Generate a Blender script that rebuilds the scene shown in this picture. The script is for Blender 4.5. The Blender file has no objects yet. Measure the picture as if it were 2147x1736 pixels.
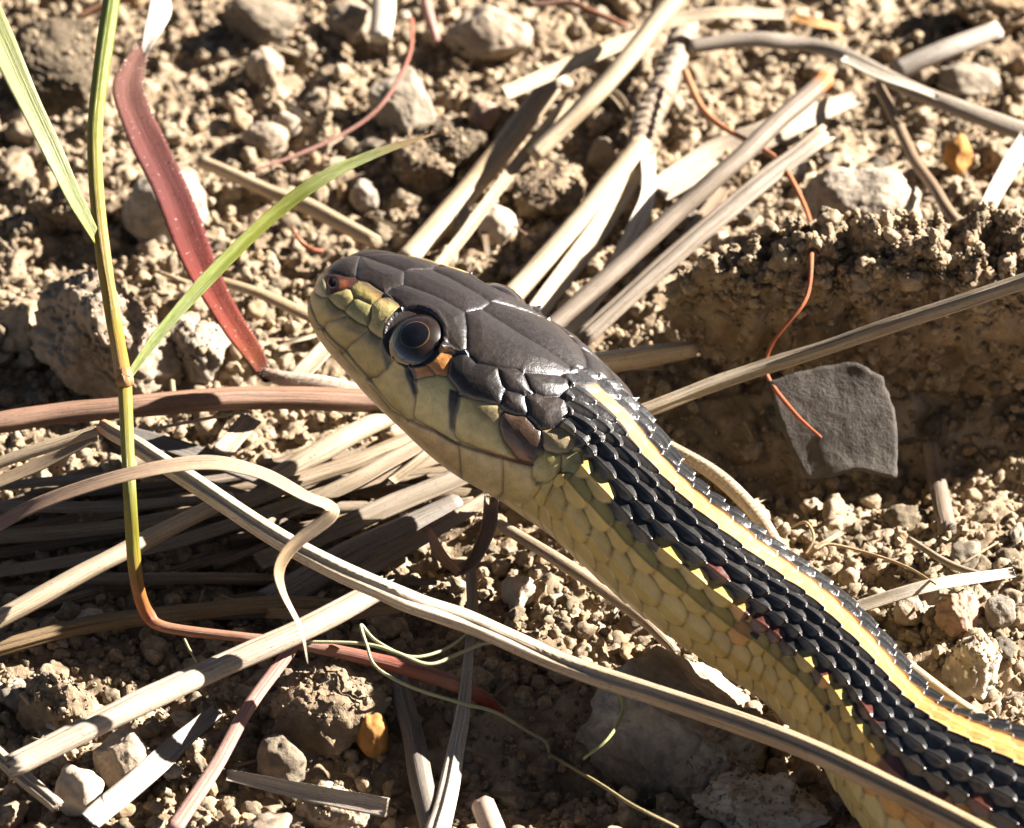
import bpy, bmesh, math, random
import numpy as np
from mathutils import Vector

# ------------------------------------------------------------------ camera, sky, sun, exposure
S = 0.01                                  # everything below is worked out in centimetres
scene = bpy.context.scene
FW, FH = 2146.0, 1736.0                   # pixel grid used to read positions off the photograph
W_CM, DIST, PITCH = 7.8, 55.0, math.radians(37)
K = W_CM / FW
FWD = np.array([0, math.cos(PITCH), -math.sin(PITCH)])
UPV = np.array([0, math.sin(PITCH), math.cos(PITCH)])
RGT = np.array([1.0, 0, 0])
CAM = -FWD * DIST
cam_d = bpy.data.cameras.new('camera')
cam = bpy.data.objects.new('camera', cam_d)
scene.collection.objects.link(cam)
cam.location = Vector(CAM * S)
cam.rotation_euler = (math.pi / 2 - PITCH, 0, 0)
cam_d.sensor_width = 36
cam_d.lens = 36 * DIST / W_CM
cam_d.clip_start = 0.02
cam_d.clip_end = 50
cam_d.dof.use_dof = True
cam_d.dof.focus_distance = 0.522
cam_d.dof.aperture_fstop = 72
scene.camera = cam

SUN = np.array([0.80, 0.24, 0.50]); SUN /= np.linalg.norm(SUN)
world = bpy.data.worlds.new('World'); scene.world = world
world.use_nodes = True
wn = world.node_tree.nodes; wl = world.node_tree.links
sky = wn.new('ShaderNodeTexSky'); sky.sky_type = 'NISHITA'; sky.sun_disc = False; sky.air_density = 0.2; sky.dust_density = 0.2; sky.ozone_density = 0.5
sky.sun_elevation = math.asin(SUN[2]); sky.sun_rotation = math.atan2(SUN[0], SUN[1])
wb = wn.new('ShaderNodeMix'); wb.data_type = 'RGBA'; wb.blend_type = 'MULTIPLY'; wb.inputs[0].default_value = 1.0; wb.inputs[7].default_value = (1.0, 0.85, 0.66, 1)
wl.new(sky.outputs[0], wb.inputs[6]); wl.new(wb.outputs[2], wn['Background'].inputs[0])   # the photograph's warm white balance
wn['Background'].inputs[1].default_value = 0.05
sd = bpy.data.lights.new('sun', 'SUN'); sd.energy = 5.0; sd.angle = math.radians(0.5); sd.color = (1.0, 0.94, 0.875)
sun = bpy.data.objects.new('sun', sd); scene.collection.objects.link(sun)
sun.rotation_euler = Vector(-SUN).to_track_quat('-Z', 'Y').to_euler()
scene.view_settings.view_transform = 'Standard'
scene.view_settings.look = 'None'
scene.view_settings.exposure = 2.6
scene.view_settings.gamma = 1

# ------------------------------------------------------------------ helpers
rng = np.random.default_rng(7)
random.seed(7)
COL = scene.collection

def at(px, py, z=0.0):
    d = FWD * DIST + RGT * (px - FW / 2) * K + UPV * (FH / 2 - py) * K
    t = (CAM[2] - z) / (-d[2])
    return CAM + d * t

def project(P):
    q = P - CAM
    dep = q @ FWD
    return np.stack([FW / 2 + (q @ RGT) * DIST / dep / K, FH / 2 - (q @ UPV) * DIST / dep / K], -1)

_perm = np.random.default_rng(11).permutation(256)
_perm = np.concatenate([_perm, _perm, _perm])
_g = np.random.default_rng(12).normal(size=(256, 3)); _g /= np.linalg.norm(_g, axis=1)[:, None]

def perlin(p):
    p = np.asarray(p, float)
    i = np.floor(p).astype(int); f = p - i; i &= 255
    u = f * f * f * (f * (f * 6 - 15) + 10)
    out = 0
    for dx in (0, 1):
        for dy in (0, 1):
            for dz in (0, 1):
                h = _perm[_perm[_perm[(i[..., 0] + dx) & 255] + ((i[..., 1] + dy) & 255)] + ((i[..., 2] + dz) & 255)]
                g = _g[h]
                w = (u[..., 0] if dx else 1 - u[..., 0]) * (u[..., 1] if dy else 1 - u[..., 1]) * (u[..., 2] if dz else 1 - u[..., 2])
                out = out + w * (g[..., 0] * (f[..., 0] - dx) + g[..., 1] * (f[..., 1] - dy) + g[..., 2] * (f[..., 2] - dz))
    return out

def fbm(p, o=4, rough=0.5):
    a, s, r = 1.0, 0, np.asarray(p, float)
    for k in range(o):
        s = s + a * perlin(r + 17.3 * k); a *= rough; r = r * 2.03
    return s

def mesh_from(name, V, F, cols=None, uvs=None, smooth=True, mat=None):
    me = bpy.data.meshes.new(name)
    V = np.asarray(V, np.float32) * S
    F = np.asarray(F, np.int32)
    n, m = F.shape
    me.vertices.add(len(V)); me.vertices.foreach_set('co', V.ravel())
    me.loops.add(n * m); me.loops.foreach_set('vertex_index', F.ravel())
    me.polygons.add(n)
    me.polygons.foreach_set('loop_start', np.arange(0, n * m, m, dtype=np.int32))
    me.polygons.foreach_set('use_smooth', np.full(n, smooth))
    if uvs is not None:
        l = me.uv_layers.new(name='UVMap')
        l.data.foreach_set('uv', np.asarray(uvs, np.float32)[F.ravel()].ravel())
    if cols is not None:
        c = me.color_attributes.new('Col', 'FLOAT_COLOR', 'POINT')
        cc = np.ones((len(V), 4), np.float32); cc[:, :cols.shape[1]] = cols
        c.data.foreach_set('color', cc.ravel())
    me.update(calc_edges=True); me.validate()
    if mat: me.materials.append(mat)
    return me

def link(name, data, parent=None, loc=None):
    o = bpy.data.objects.new(name, data); COL.objects.link(o)
    if parent: o.parent = parent
    if loc is not None: o.location = Vector(np.asarray(loc) * S)
    return o

def tag(o, label, cat, group=None, kind=None):
    if label: o['label'] = label
    if cat: o['category'] = cat
    if group: o['group'] = group
    if kind: o['kind'] = kind
    return o

def grid_faces(nr, nc, wrap=True):
    i = np.arange(nr - 1)[:, None]; j = np.arange(nc if wrap else nc - 1)[None]
    j2 = (j + 1) % nc
    return np.stack(np.broadcast_arrays(i * nc + j, i * nc + j2, (i + 1) * nc + j2, (i + 1) * nc + j), -1).reshape(-1, 4)

# ------------------------------------------------------------------ materials
class NT:
    def __init__(s, name):
        s.m = bpy.data.materials.new(name); s.m.use_nodes = True
        s.t = s.m.node_tree; s.b = s.t.nodes['Principled BSDF']
    def n(s, typ, **kw):
        x = s.t.nodes.new('ShaderNode' + typ)
        for k, v in kw.items():
            if hasattr(x, k): setattr(x, k, v)
            else: x.inputs[k].default_value = v
        return x
    def l(s, a, b): s.t.links.new(a, b)
    def ramp(s, src, stops):
        r = s.n('ValToRGB'); e = r.color_ramp.elements
        while len(e) < len(stops): e.new(0.5)
        for q, (p, c) in zip(e, stops): q.position = p; q.color = (*c, 1)
        s.l(src, r.inputs[0]); return r.outputs[0]
    def mix(s, fac, a, b, mode='MIX'):
        x = s.n('Mix', data_type='RGBA', blend_type=mode)
        for sock, v in ((x.inputs[0], fac), (x.inputs[6], a), (x.inputs[7], b)):
            if isinstance(v, (int, float)): sock.default_value = v
            elif isinstance(v, tuple): sock.default_value = (*v, 1)
            else: s.l(v, sock)
        return x.outputs[2]
    def math(s, op, a, b=0.0):
        x = s.n('Math', operation=op)
        for sock, v in ((x.inputs[0], a), (x.inputs[1], b)):
            if isinstance(v, (int, float)): sock.default_value = v
            else: s.l(v, sock)
        return x.outputs[0]

def earth_mat(name, dark, mid, light, grain=900, bump=0.5, vary=0.55, coords='Object', speck=None):
    t = NT(name)
    tc = t.n('TexCoord').outputs[coords]
    n1 = t.n('TexNoise', Scale=170.0, Detail=6.0, Roughness=0.62); t.l(tc, n1.inputs['Vector'])
    n2 = t.n('TexNoise', Scale=float(grain), Detail=5.0, Roughness=0.7); t.l(tc, n2.inputs['Vector'])
    c = t.ramp(n1.outputs[0], [(0.30, dark), (0.52, mid), (0.72, light)])
    g = t.ramp(n2.outputs[0], [(0.3, (0.62, 0.6, 0.58)), (0.6, (1.0, 1.0, 1.0)), (0.75, (1.15, 1.13, 1.1))])
    c = t.mix(0.8, c, g, 'MULTIPLY')
    oi = t.n('ObjectInfo').outputs['Random']
    v = t.ramp(oi, [(0.0, (1 - vary, 1 - vary, 1 - vary * 1.05)), (0.5, (1, 0.97, 0.93)), (0.82, (1.08, 1.05, 1.0)), (1.0, (1.15, 1.0, 0.82))])
    c = t.mix(1.0, c, v, 'MULTIPLY')
    if speck:
        vo = t.n('TexVoronoi', Scale=1100.0); t.l(tc, vo.inputs['Vector'])
        c = t.mix(t.ramp(vo.outputs['Distance'], [(0.12, (1, 1, 1)), (0.3, (0, 0, 0))]), c, speck)
    t.l(c, t.b.inputs['Base Color'])
    t.b.inputs['Roughness'].default_value = 0.92
    t.b.inputs['Specular IOR Level'].default_value = 0.25
    hsum = t.math('ADD', t.math('MULTIPLY', n1.outputs[0], 0.6), n2.outputs[0])
    bp = t.n('Bump', Strength=bump, Distance=0.0004); t.l(hsum, bp.inputs['Height'])
    t.l(bp.outputs[0], t.b.inputs['Normal'])
    return t.m

M_SOIL = earth_mat('soil', (0.10, 0.072, 0.045), (0.24, 0.182, 0.12), (0.42, 0.345, 0.25), bump=0.8, vary=0.0)
M_CRUMB = earth_mat('soil_crumb', (0.18, 0.135, 0.085), (0.33, 0.258, 0.175), (0.47, 0.39, 0.29))
M_CLOD = earth_mat('clod', (0.10, 0.072, 0.045), (0.21, 0.158, 0.105), (0.36, 0.29, 0.21), bump=1.0)
M_STONE = earth_mat('stone', (0.20, 0.155, 0.108), (0.32, 0.26, 0.195), (0.43, 0.365, 0.285), grain=1400, bump=0.7)
M_GREY = earth_mat('grey_stone', (0.16, 0.135, 0.105), (0.29, 0.25, 0.20), (0.41, 0.365, 0.30), grain=1400, bump=0.8)
M_GRIT = earth_mat('gritty_stone', (0.13, 0.11, 0.09), (0.30, 0.26, 0.21), (0.5, 0.45, 0.38), grain=700, bump=0.9, speck=(0.55, 0.52, 0.47))
M_PALE = earth_mat('pale_stone', (0.33, 0.265, 0.195), (0.44, 0.37, 0.29), (0.54, 0.475, 0.40), bump=0.4)
M_AMBER = earth_mat('amber_stone', (0.24, 0.11, 0.035), (0.38, 0.20, 0.06), (0.48, 0.31, 0.13), bump=0.2, vary=0.1)
M_CHIP = earth_mat('shade_darkened_bark', (0.04, 0.034, 0.029), (0.078, 0.068, 0.059), (0.12, 0.107, 0.093), grain=1500, bump=0.6, vary=0.0)  # charcoal-grey bark, darkened further in place of the clod's shade
M_PINK = earth_mat('pink_stone', (0.22, 0.14, 0.095), (0.33, 0.22, 0.155), (0.44, 0.32, 0.24), bump=0.2, vary=0.1)

def fibre_mat(name, streak=0.85, flecks=0.75, rough=0.55, trans=0.12, spec=0.4, tint=(0.74, 0.73, 0.72)):
    t = NT(name)
    uv = t.n('UVMap').outputs[0]
    oi = t.n('ObjectInfo')
    mp = t.n('Mapping'); t.l(uv, mp.inputs[0]); mp.inputs['Scale'].default_value = (1.6, 34, 1)
    add = t.n('VectorMath', operation='ADD'); t.l(mp.outputs[0], add.inputs[0]); t.l(oi.outputs['Location'], add.inputs[1])
    n1 = t.n('TexNoise', Scale=1.0, Detail=5.0, Roughness=0.65); t.l(add.outputs[0], n1.inputs['Vector'])
    mp2 = t.n('Mapping'); t.l(uv, mp2.inputs[0]); mp2.inputs['Scale'].default_value = (9, 9, 1)
    n2 = t.n('TexNoise', Scale=3.0, Detail=4.0, Roughness=0.7); t.l(mp2.outputs[0], n2.inputs['Vector'])
    n3 = t.n('TexNoise', Scale=0.35, Detail=3.0); t.l(mp2.outputs[0], n3.inputs['Vector'])
    a = t.n('Attribute', attribute_name='Col').outputs['Color']
    c = t.mix(streak, a, t.ramp(n1.outputs[0], [(0.3, (0.36, 0.29, 0.21)), (0.5, (0.92, 0.9, 0.86)), (0.66, (1.15, 1.13, 1.1))]), 'MULTIPLY')
    c = t.mix(0.5, c, t.ramp(n3.outputs[0], [(0.3, (0.72, 0.66, 0.58)), (0.6, (1.06, 1.05, 1.04))]), 'MULTIPLY')
    c = t.mix(1.0, c, tint, 'MULTIPLY')
    fl = t.ramp(n2.outputs[0], [(0.57, (0, 0, 0)), (0.66, (1, 1, 1))])
    c = t.mix(t.math('MULTIPLY', fl, flecks), c, (0.07, 0.05, 0.035))
    t.l(c, t.b.inputs['Base Color'])
    t.b.inputs['Roughness'].default_value = rough
    t.b.inputs['Specular IOR Level'].default_value = spec
    bp = t.n('Bump', Strength=0.9, Distance=0.00012); t.l(n1.outputs[0], bp.inputs['Height']); t.l(bp.outputs[0], t.b.inputs['Normal'])
    if trans:
        tr = t.n('BsdfTranslucent'); t.l(c, tr.inputs[0])
        mx = t.n('MixShader'); mx.inputs[0].default_value = trans
        t.l(t.b.outputs[0], mx.inputs[1]); t.l(tr.outputs[0], mx.inputs[2])
        t.l(mx.outputs[0], t.t.nodes['Material Output'].inputs[0])
    return t.m

M_STRAW = fibre_mat('dry_straw')
M_LIVE = fibre_mat('living_grass', streak=0.35, flecks=0.05, rough=0.42, trans=0.2, tint=(0.52, 0.45, 0.36))
M_RED = fibre_mat('red_grass', streak=0.6, flecks=0.2, rough=0.85, spec=0.15, trans=0.12, tint=(0.26, 0.22, 0.22))
M_ROOT = fibre_mat('rootlet', streak=0.3, flecks=0.1, rough=0.6, trans=0.1)
M_BARK = fibre_mat('bark', streak=0.6, flecks=0.6, rough=0.85, trans=0, spec=0.2)
def hair_mat():
    t = NT('plant_hair'); t.b.inputs['Base Color'].default_value = (0.75, 0.68, 0.6, 1); t.b.inputs['Roughness'].default_value = 0.5
    return t.m
M_HAIR = hair_mat()

# ------------------------------------------------------------------ ground
def bump2(x, y, px, py, rx, ry, amp):
    c = at(px, py, 0)
    return amp * np.exp(-(((x - c[0]) / rx) ** 2 + ((y - c[1]) / ry) ** 2))

DIPS = [(300, 1150, 1.7, 0.7, -0.10), (750, 1150, 1.0, 0.8, -0.12), (1300, 1580, 1.0, 0.5, -0.25), (1000, 1650, 0.7, 0.6, -0.2),
        (1720, 960, 1.3, 0.55, -0.35), (2050, 900, 0.9, 0.5, -0.30), (1750, 200, 0.8, 0.5, -0.2), (1850, 600, 1.7, 0.8, 0.35),
        (150, 300, 0.8, 0.7, 0.18), (1000, 250, 0.9, 0.7, 0.15), (2050, 1350, 0.8, 0.8, 0.2)]

def ground_broad(x, y):
    x = np.asarray(x, float); y = np.asarray(y, float)
    h = 0.16 * perlin(np.stack([x * 0.42, y * 0.42, x * 0 + 3.3], -1)) + 0.10 * perlin(np.stack([x * 0.9, y * 0.9, x * 0 + 9.1], -1))
    for d in DIPS: h = h + bump2(x, y, *d)
    return h

def ground_full(x, y):
    h = ground_broad(x, y)
    p = np.stack([x, y, x * 0], -1)
    out = np.maximum(np.abs(x) - 5.2, np.abs(y - 0.8) - 6.8)           # distance outside the finely built patch
    n1 = np.clip(1 - out / 5, 0, 1); n2 = np.clip(1 - out / 2, 0, 1); n3 = np.clip(1 - out / 0.8, 0, 1)
    f = 0.13 * (np.abs(perlin(p * 1.7 + 5)) * 2 - 0.5) * n1 + 0.085 * (0.6 - np.abs(perlin(p * 3.6 + 31)) * 2) * n2 + (0.05 * (0.6 - np.abs(perlin(p * 7.5 + 77)) * 2) + 0.028 * fbm(p * 15, 3)) * n3
    return h + f - 0.05

def on_ground(px, py, off=0.0):
    z = off
    for _ in range(7):
        P = at(px, py, z); z = float(ground_broad(P[0], P[1])) + off
    return at(px, py, z)

def axis_steps(lo, hi, step, far):
    a = np.arange(lo, hi + step / 2, step)
    e = step * 1.12 ** np.arange(1, 200); e = np.cumsum(e); e = e[e < far]
    return np.concatenate([lo - e[::-1], a, hi + e])
gx = axis_steps(-5.2, 5.2, 0.025, 300); gy = axis_steps(-6.0, 7.6, 0.029, 300)
GX, GY = np.meshgrid(gx, gy)
GZ = ground_full(GX, GY)
gv = np.stack([GX, GY, GZ], -1).reshape(-1, 3)
tag(link('ground', mesh_from('ground', gv, grid_faces(len(gy), len(gx), False), mat=M_SOIL)), 'dry tan soil', None, kind='structure')

# ------------------------------------------------------------------ stones, clods and crumbs
EXTRA = []
_ico = {}
def ico(sub):
    if sub not in _ico:
        bm = bmesh.new(); bmesh.ops.create_icosphere(bm, subdivisions=sub, radius=1)
        bm.verts.ensure_lookup_table()
        _ico[sub] = (np.array([v.co[:] for v in bm.verts]), np.array([[v.index for v in f.verts] for f in bm.faces]))
        bm.free()
    return _ico[sub]

def stone_shape(seed, sub=4, facets=9, cut=0.72, lump=0.18, fine=0.05, freq=1.3):
    V, F = ico(sub); V = V.copy()
    r = np.random.default_rng(seed)
    N = r.normal(size=(facets, 3)); N /= np.linalg.norm(N, axis=1)[:, None]
    for n in N:
        d = V @ n; lim = cut + r.uniform(0, 0.22)
        V = V - np.where(d > lim, (d - lim) * 0.85, 0)[:, None] * n
    U, _ = ico(sub)
    off = r.uniform(0, 90, 3)
    V = V * (1 + lump * fbm(U * freq + off, 2) * 1.6 + fine * fbm(U * freq * 5 + off, 3))[:, None]
    return V, F

def stone(label, px, py, w, h, mat, seed, cat='stone', name='stone', sub=5, depth=None, sink=0.3, group=None, z=None, rot=None, **kw):
    rx = w * K / 2 * 1.1; rz = h * K / 2 / 0.76; ry = (depth * K / 2 if depth else (rx + rz) / 2)
    V, F = stone_shape(seed, sub, **kw)
    V = V / np.abs(V).max(0) * np.array([rx, ry, rz])
    if rot: 
        c, s = math.cos(rot), math.sin(rot); V = V @ np.array([[c, 0, -s], [0, 1, 0], [s, 0, c]])
    P = on_ground(px, py, rz * (1 - 2 * sink)) if z is None else at(px, py, z)
    base = P - np.array([0, 0, rz])
    o = link(name, mesh_from(name, V + np.array([0, 0, rz]), F, mat=mat), loc=base)
    if rx > .2 and kw.get('fine', 0) > .08:
        m_ = int(160 * rx / .3); pick = rng.choice(np.nonzero(V[:, 2] > rz * .25)[0], m_)
        EXTRA.append((V[pick] + P, 0.005 + rng.exponential(.006, m_)))
    return tag(o, label, cat, group)

ROUGH = dict(facets=11, cut=0.58, lump=0.20, fine=0.14)
SMOOTH = dict(facets=6, cut=0.72, lump=0.16, fine=0.04)
ANG = dict(facets=10, cut=0.5, lump=0.14, fine=0.07)
stone('angular tan stone with a dark flat side beyond the red blade\'s white tip', 545, 40, 160, 110, M_STONE, 1, **ANG)
stone('large angular tan stone split by a facet, beside the stubby white straw', 1020, 78, 190, 125, M_STONE, 2, **ANG)
stone('small rounded pinkish pebble beside the dark brown straw', 1014, 245, 66, 60, M_PINK, 3, 'pebble', 'pebble', 4, **SMOOTH)
stone('wedge-shaped tan clod just behind the tip of the green leaf', 945, 320, 150, 95, M_CLOD, 4, 'clod', 'soil_clod', **ROUGH)
stone('smooth oval pebble with dark underside beside the thin red rootlet', 556, 292, 96, 62, M_STONE, 5, 'pebble', 'pebble', **SMOOTH)
stone('small white chip of stone resting on the smooth oval pebble', 600, 258, 62, 50, M_PALE, 6, 'pebble', 'pebble', 4, **ANG)
stone('rounded grey-tan stone right behind the middle of the red blade', 345, 440, 175, 150, M_GREY, 7, sink=0.2, **SMOOTH)
stone('small round olive-tan pebble under the green leaf', 763, 412, 60, 62, M_GREY, 8, 'pebble', 'pebble', 4, **SMOOTH)
stone('round pale pebble among straws behind the snake\'s head', 1040, 475, 82, 74, M_PALE, 9, 'pebble', 'pebble', 4, **SMOOTH)
stone('large rough rock with dark shaded face behind the green grass stem', 215, 725, 310, 250, M_STONE, 10, 'rock', 'rock', 6, sink=0.22, **ROUGH)
stone('blunt greyish stone at the foot of the red blade', 410, 738, 145, 135, M_GREY, 11, sink=0.25, **ROUGH)
stone('large grey rounded stone with sunlit rim behind the crumbly clod', 1810, 432, 230, 150, M_GREY, 12, 'rock', 'rock', 6, sink=0.25, **SMOOTH)
stone('small bright orange pebble near the blurred brown straw', 2008, 325, 62, 74, M_AMBER, 13, 'pebble', 'pebble', 4, sink=0.15, **SMOOTH)
stone('flat pale disc-shaped pebble beside the ringed twig', 1262, 330, 64, 84, M_PALE, 14, 'pebble', 'pebble', 4, depth=30, **SMOOTH)
stone('grey speckled gritty stone beside the snake\'s striped back', 2040, 1392, 118, 130, M_GRIT, 15, sink=0.2, **ROUGH)
stone('orange-tinged gritty clod touching the speckled grey stone', 2012, 1288, 98, 84, M_PINK, 16, 'clod', 'soil_clod', **ROUGH)
stone('broad grey rock wedged under the snake\'s yellow belly', 1400, 1560, 360, 260, M_GREY, 17, 'rock', 'rock', 6, sink=0.45, **ANG)
stone('pale pitted rock in sun beneath the long diagonal straw', 1520, 1590, 220, 170, M_PALE, 18, 'rock', 'rock', 6, sink=0.3, **ROUGH)
stone('dark flaky clod in shade under the pink stem', 690, 1490, 220, 140, M_CLOD, 19, 'clod', 'soil_clod', **ROUGH)
stone('small amber pebble half in shadow beside the grey upright straw', 782, 1545, 60, 88, M_AMBER, 20, 'pebble', 'pebble', 4, **SMOOTH)
stone('white rounded pebble near the lower end of the split straw', 165, 1658, 92, 84, M_PALE, 21, 'pebble', 'pebble', 4, sink=0.15, **SMOOTH)
stone('dull brown stone in shade below the split straw', 262, 1600, 115, 115, M_STONE, 22, **SMOOTH)
stone('grey pebble with a pale sunlit cap beside the brownish-pink stem', 592, 1600, 92, 90, M_STONE, 23, 'pebble', 'pebble', sink=0.2, **SMOOTH)
stone('pale rock slab next to the body where the long straw crosses it', 1590, 1705, 260, 90, M_PALE, 24, 'rock', 'rock', 6, **ROUGH)
stone('big dark-faced clod between the two green blades', 110, 150, 220, 160, M_CLOD, 25, 'clod', 'soil_clod', 6, **ROUGH)
stone('pale angular stone crossed by the thin red rootlet', 842, 222, 140, 110, M_PALE, 26, **ANG)
stone('crumbly tan clod beside the olive-tan pebble', 880, 350, 140, 100, M_CLOD, 27, 'clod', 'soil_clod', **ROUGH)
stone('dark brown clod between the brown straw and the splayed straws', 1150, 405, 160, 100, M_CLOD, 28, 'clod', 'soil_clod', **ROUGH)
stone('round tan stone beyond the tip of the curled red blade', 735, 50, 100, 80, M_STONE, 29, **SMOOTH)
stone('tan stone near the smooth oval pebble, partly buried', 555, 140, 80, 70, M_STONE, 30, **SMOOTH)
stone('hollow-looking dark clod left of the green grass stem', 140, 430, 150, 110, M_CLOD, 31, 'clod', 'soil_clod', **ROUGH)
stone('flat tan slab with lit top left of the rough dark rock', 50, 690, 120, 90, M_STONE, 32, **ANG)
stone('gritty grey-tan stone lying beside the white straw', 2095, 1285, 60, 60, M_GRIT, 33, 'pebble', 'pebble', 4, **SMOOTH)
stone('small tan stone in the gap between white straw and snake', 1905, 1285, 60, 54, M_STONE, 34, 'pebble', 'pebble', 4, **SMOOTH)
stone('rough tan clod behind the olive green leaf, near its middle', 560, 395, 110, 70, M_CLOD, 35, 'clod', 'soil_clod', **ROUGH)
stone('reddish-brown clod below the grey stem with orange cut end', 1520, 365, 140, 80, M_CLOD, 36, 'clod', 'soil_clod', **ROUGH)
stone('tan lump of soil lit beside the tan hairless stem under the belly', 1090, 1245, 70, 60, M_PALE, 37, 'pebble', 'pebble', 4, **ROUGH)
stone('pale rock half under the bottom end of white upright straw', 700, 1700, 160, 90, M_STONE, 38, **ROUGH)
stone('brown clod in shade under the thatch of straw', 120, 1480, 150, 110, M_CLOD, 39, 'clod', 'soil_clod', **ROUGH)
stone('large sunlit boulder-like clod far beyond the arched straw', 2080, 20, 190, 120, M_CLOD, 40, 'clod', 'soil_clod', **ROUGH)
stone('pale lump of soil under the grey-white flat straw', 2030, 170, 130, 60, M_PALE, 41, 'clod', 'soil_clod', **SMOOTH)

def big_clod():
    V, F = ico(7)
    U = V
    d = 0.20 * fbm(U * np.array([3.4, 1.4, 1.4]) + 40, 3) + 0.15 * (0.45 - np.abs(fbm(U * np.array([9, 4, 4]) + 3, 2)))
    d += 0.07 * (0.4 - np.abs(fbm(U * np.array([26, 9, 7]) + 23, 3))) * 1.2
    r = np.sign(V) * np.abs(V) ** np.array([1, 0.7, 0.62])
    r = r * (1 + d)[:, None] * np.array([1.72, 0.34, 0.80])
    top = np.clip(V[:, 2], 0, 1)
    r[:, 2] += top ** 0.5 * 0.30 * np.clip(fbm(r * np.array([4.5, 4.5, 0]) + 60, 4), -0.5, 1.2)
    rg = lambda q: 1 - 2.2 * np.abs(perlin(q)) - 0.9 * np.abs(perlin(q * 2.3 + 9))
    fr_ = np.clip(-V[:, 1] + .3, 0, 1) * np.clip(V[:, 2] + .7, 0, 1)
    r[:, 1] += 0.16 * np.clip(-V[:, 1], 0, 1) * (fbm(np.column_stack([r[:, 0] * 2.2, r[:, 2] * 2.2, r[:, 0] * 0 + 31]), 4, .6))
    r[:, 1] -= 0.15 * fr_ * rg(np.column_stack([r[:, 0] * 3.6, r[:, 2] * 1.3, r[:, 0] * 0 + 3]))
    r[:, 2] += 0.20 * top ** .4 * rg(np.column_stack([r[:, 0] * 3.6, r[:, 1] * 2.5, r[:, 0] * 0 + 3]))
    r[:, 1] -= 0.30 * r[:, 2]
    r[:, 2] += 0.04 * fbm(r * 6 + 5, 2); r[:, 1] += 0.06 * fbm(r * 5 + 15, 2)
    c = at(1960, 690, 0.62) + np.array([0, 0.22, 0])
    o = link('soil_clod', mesh_from('soil_clod', r, F, mat=M_CLOD), loc=c)
    nr = r / np.array([3.8, .13, .64]); nr /= np.linalg.norm(nr, axis=1)[:, None]
    pick = rng.choice(np.nonzero(r[:, 2] > -.6)[0], 5200)
    EXTRA.append((r[pick] + c, 0.007 + rng.exponential(.014, 5200)))
    pick = rng.choice(np.nonzero((V[:, 2] > .55))[0], 700)
    EXTRA.append((r[pick] + c + np.array([0, 0, .02]), 0.012 + rng.exponential(.016, 700)))
    tag(o, 'long crumbly ridge of soil with jagged sunlit crest behind the dark chip', 'clod')
big_clod()

PROTO = [mesh_from('crumb_shape', stone_shape(100 + i, 3, facets=9, cut=0.5 + 0.02 * i, lump=0.32, fine=0.14)[0], ico(3)[1]) for i in range(14)]
PEB = []
for m_, nm in ((M_CRUMB, 'crumb'), (M_STONE, 'stone'), (M_PALE, 'pale'), (M_GREY, 'grey'), (M_AMBER, 'amber')):
    row = []
    for i in range(6):
        V, F = stone_shape(200 + i, 4, facets=9, cut=0.6 + 0.05 * i, lump=0.24, fine=0.06 if nm != 'crumb' else 0.18)
        row.append(mesh_from('pebble_' + nm, V, F, mat=m_))
    PEB.append(row)
PINFO = [('rough crumb of tan soil lying loose on the ground', 'soil crumb', 'soil_crumb', 'loose tan soil crumbs'),
         ('small tan gravel stone lying loose among the soil crumbs', 'pebble', 'pebble', 'small tan gravel stones'),
         ('small cream pebble lying loose among the soil crumbs', 'pebble', 'pebble', 'small cream pebbles'),
         ('small grey pebble lying loose among the soil crumbs', 'pebble', 'pebble', 'small grey pebbles'),
         ('tiny amber grain lying loose among the soil crumbs', 'pebble', 'pebble', 'tiny amber grains')]
for i in range(270):
    k = rng.choice(5, p=[0.44, 0.29, 0.15, 0.11, 0.01])
    px, py = rng.uniform(-40, FW + 40), rng.uniform(-40, FH + 40)
    r = min(0.155, 0.05 + rng.exponential(0.035)) * (0.75 if k == 4 else 1)
    P = at(px, py, 0); z = float(ground_full(np.array(P[0]), np.array(P[1]))); P = at(px, py, z)
    P[2] = float(ground_full(np.array(P[0]), np.array(P[1]))) + r * 0.35
    lb, ct, nm, gp = PINFO[k]
    o = link(nm, PEB[k][rng.integers(6)], loc=P)
    o.scale = (r * rng.uniform(0.9, 1.35), r * rng.uniform(0.85, 1.1), r * rng.uniform(0.65, 0.95))
    o.rotation_euler = (rng.normal(0, 0.3), rng.normal(0, 0.3), rng.uniform(0, 6.28))
    tag(o, lb, ct, gp)

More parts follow.
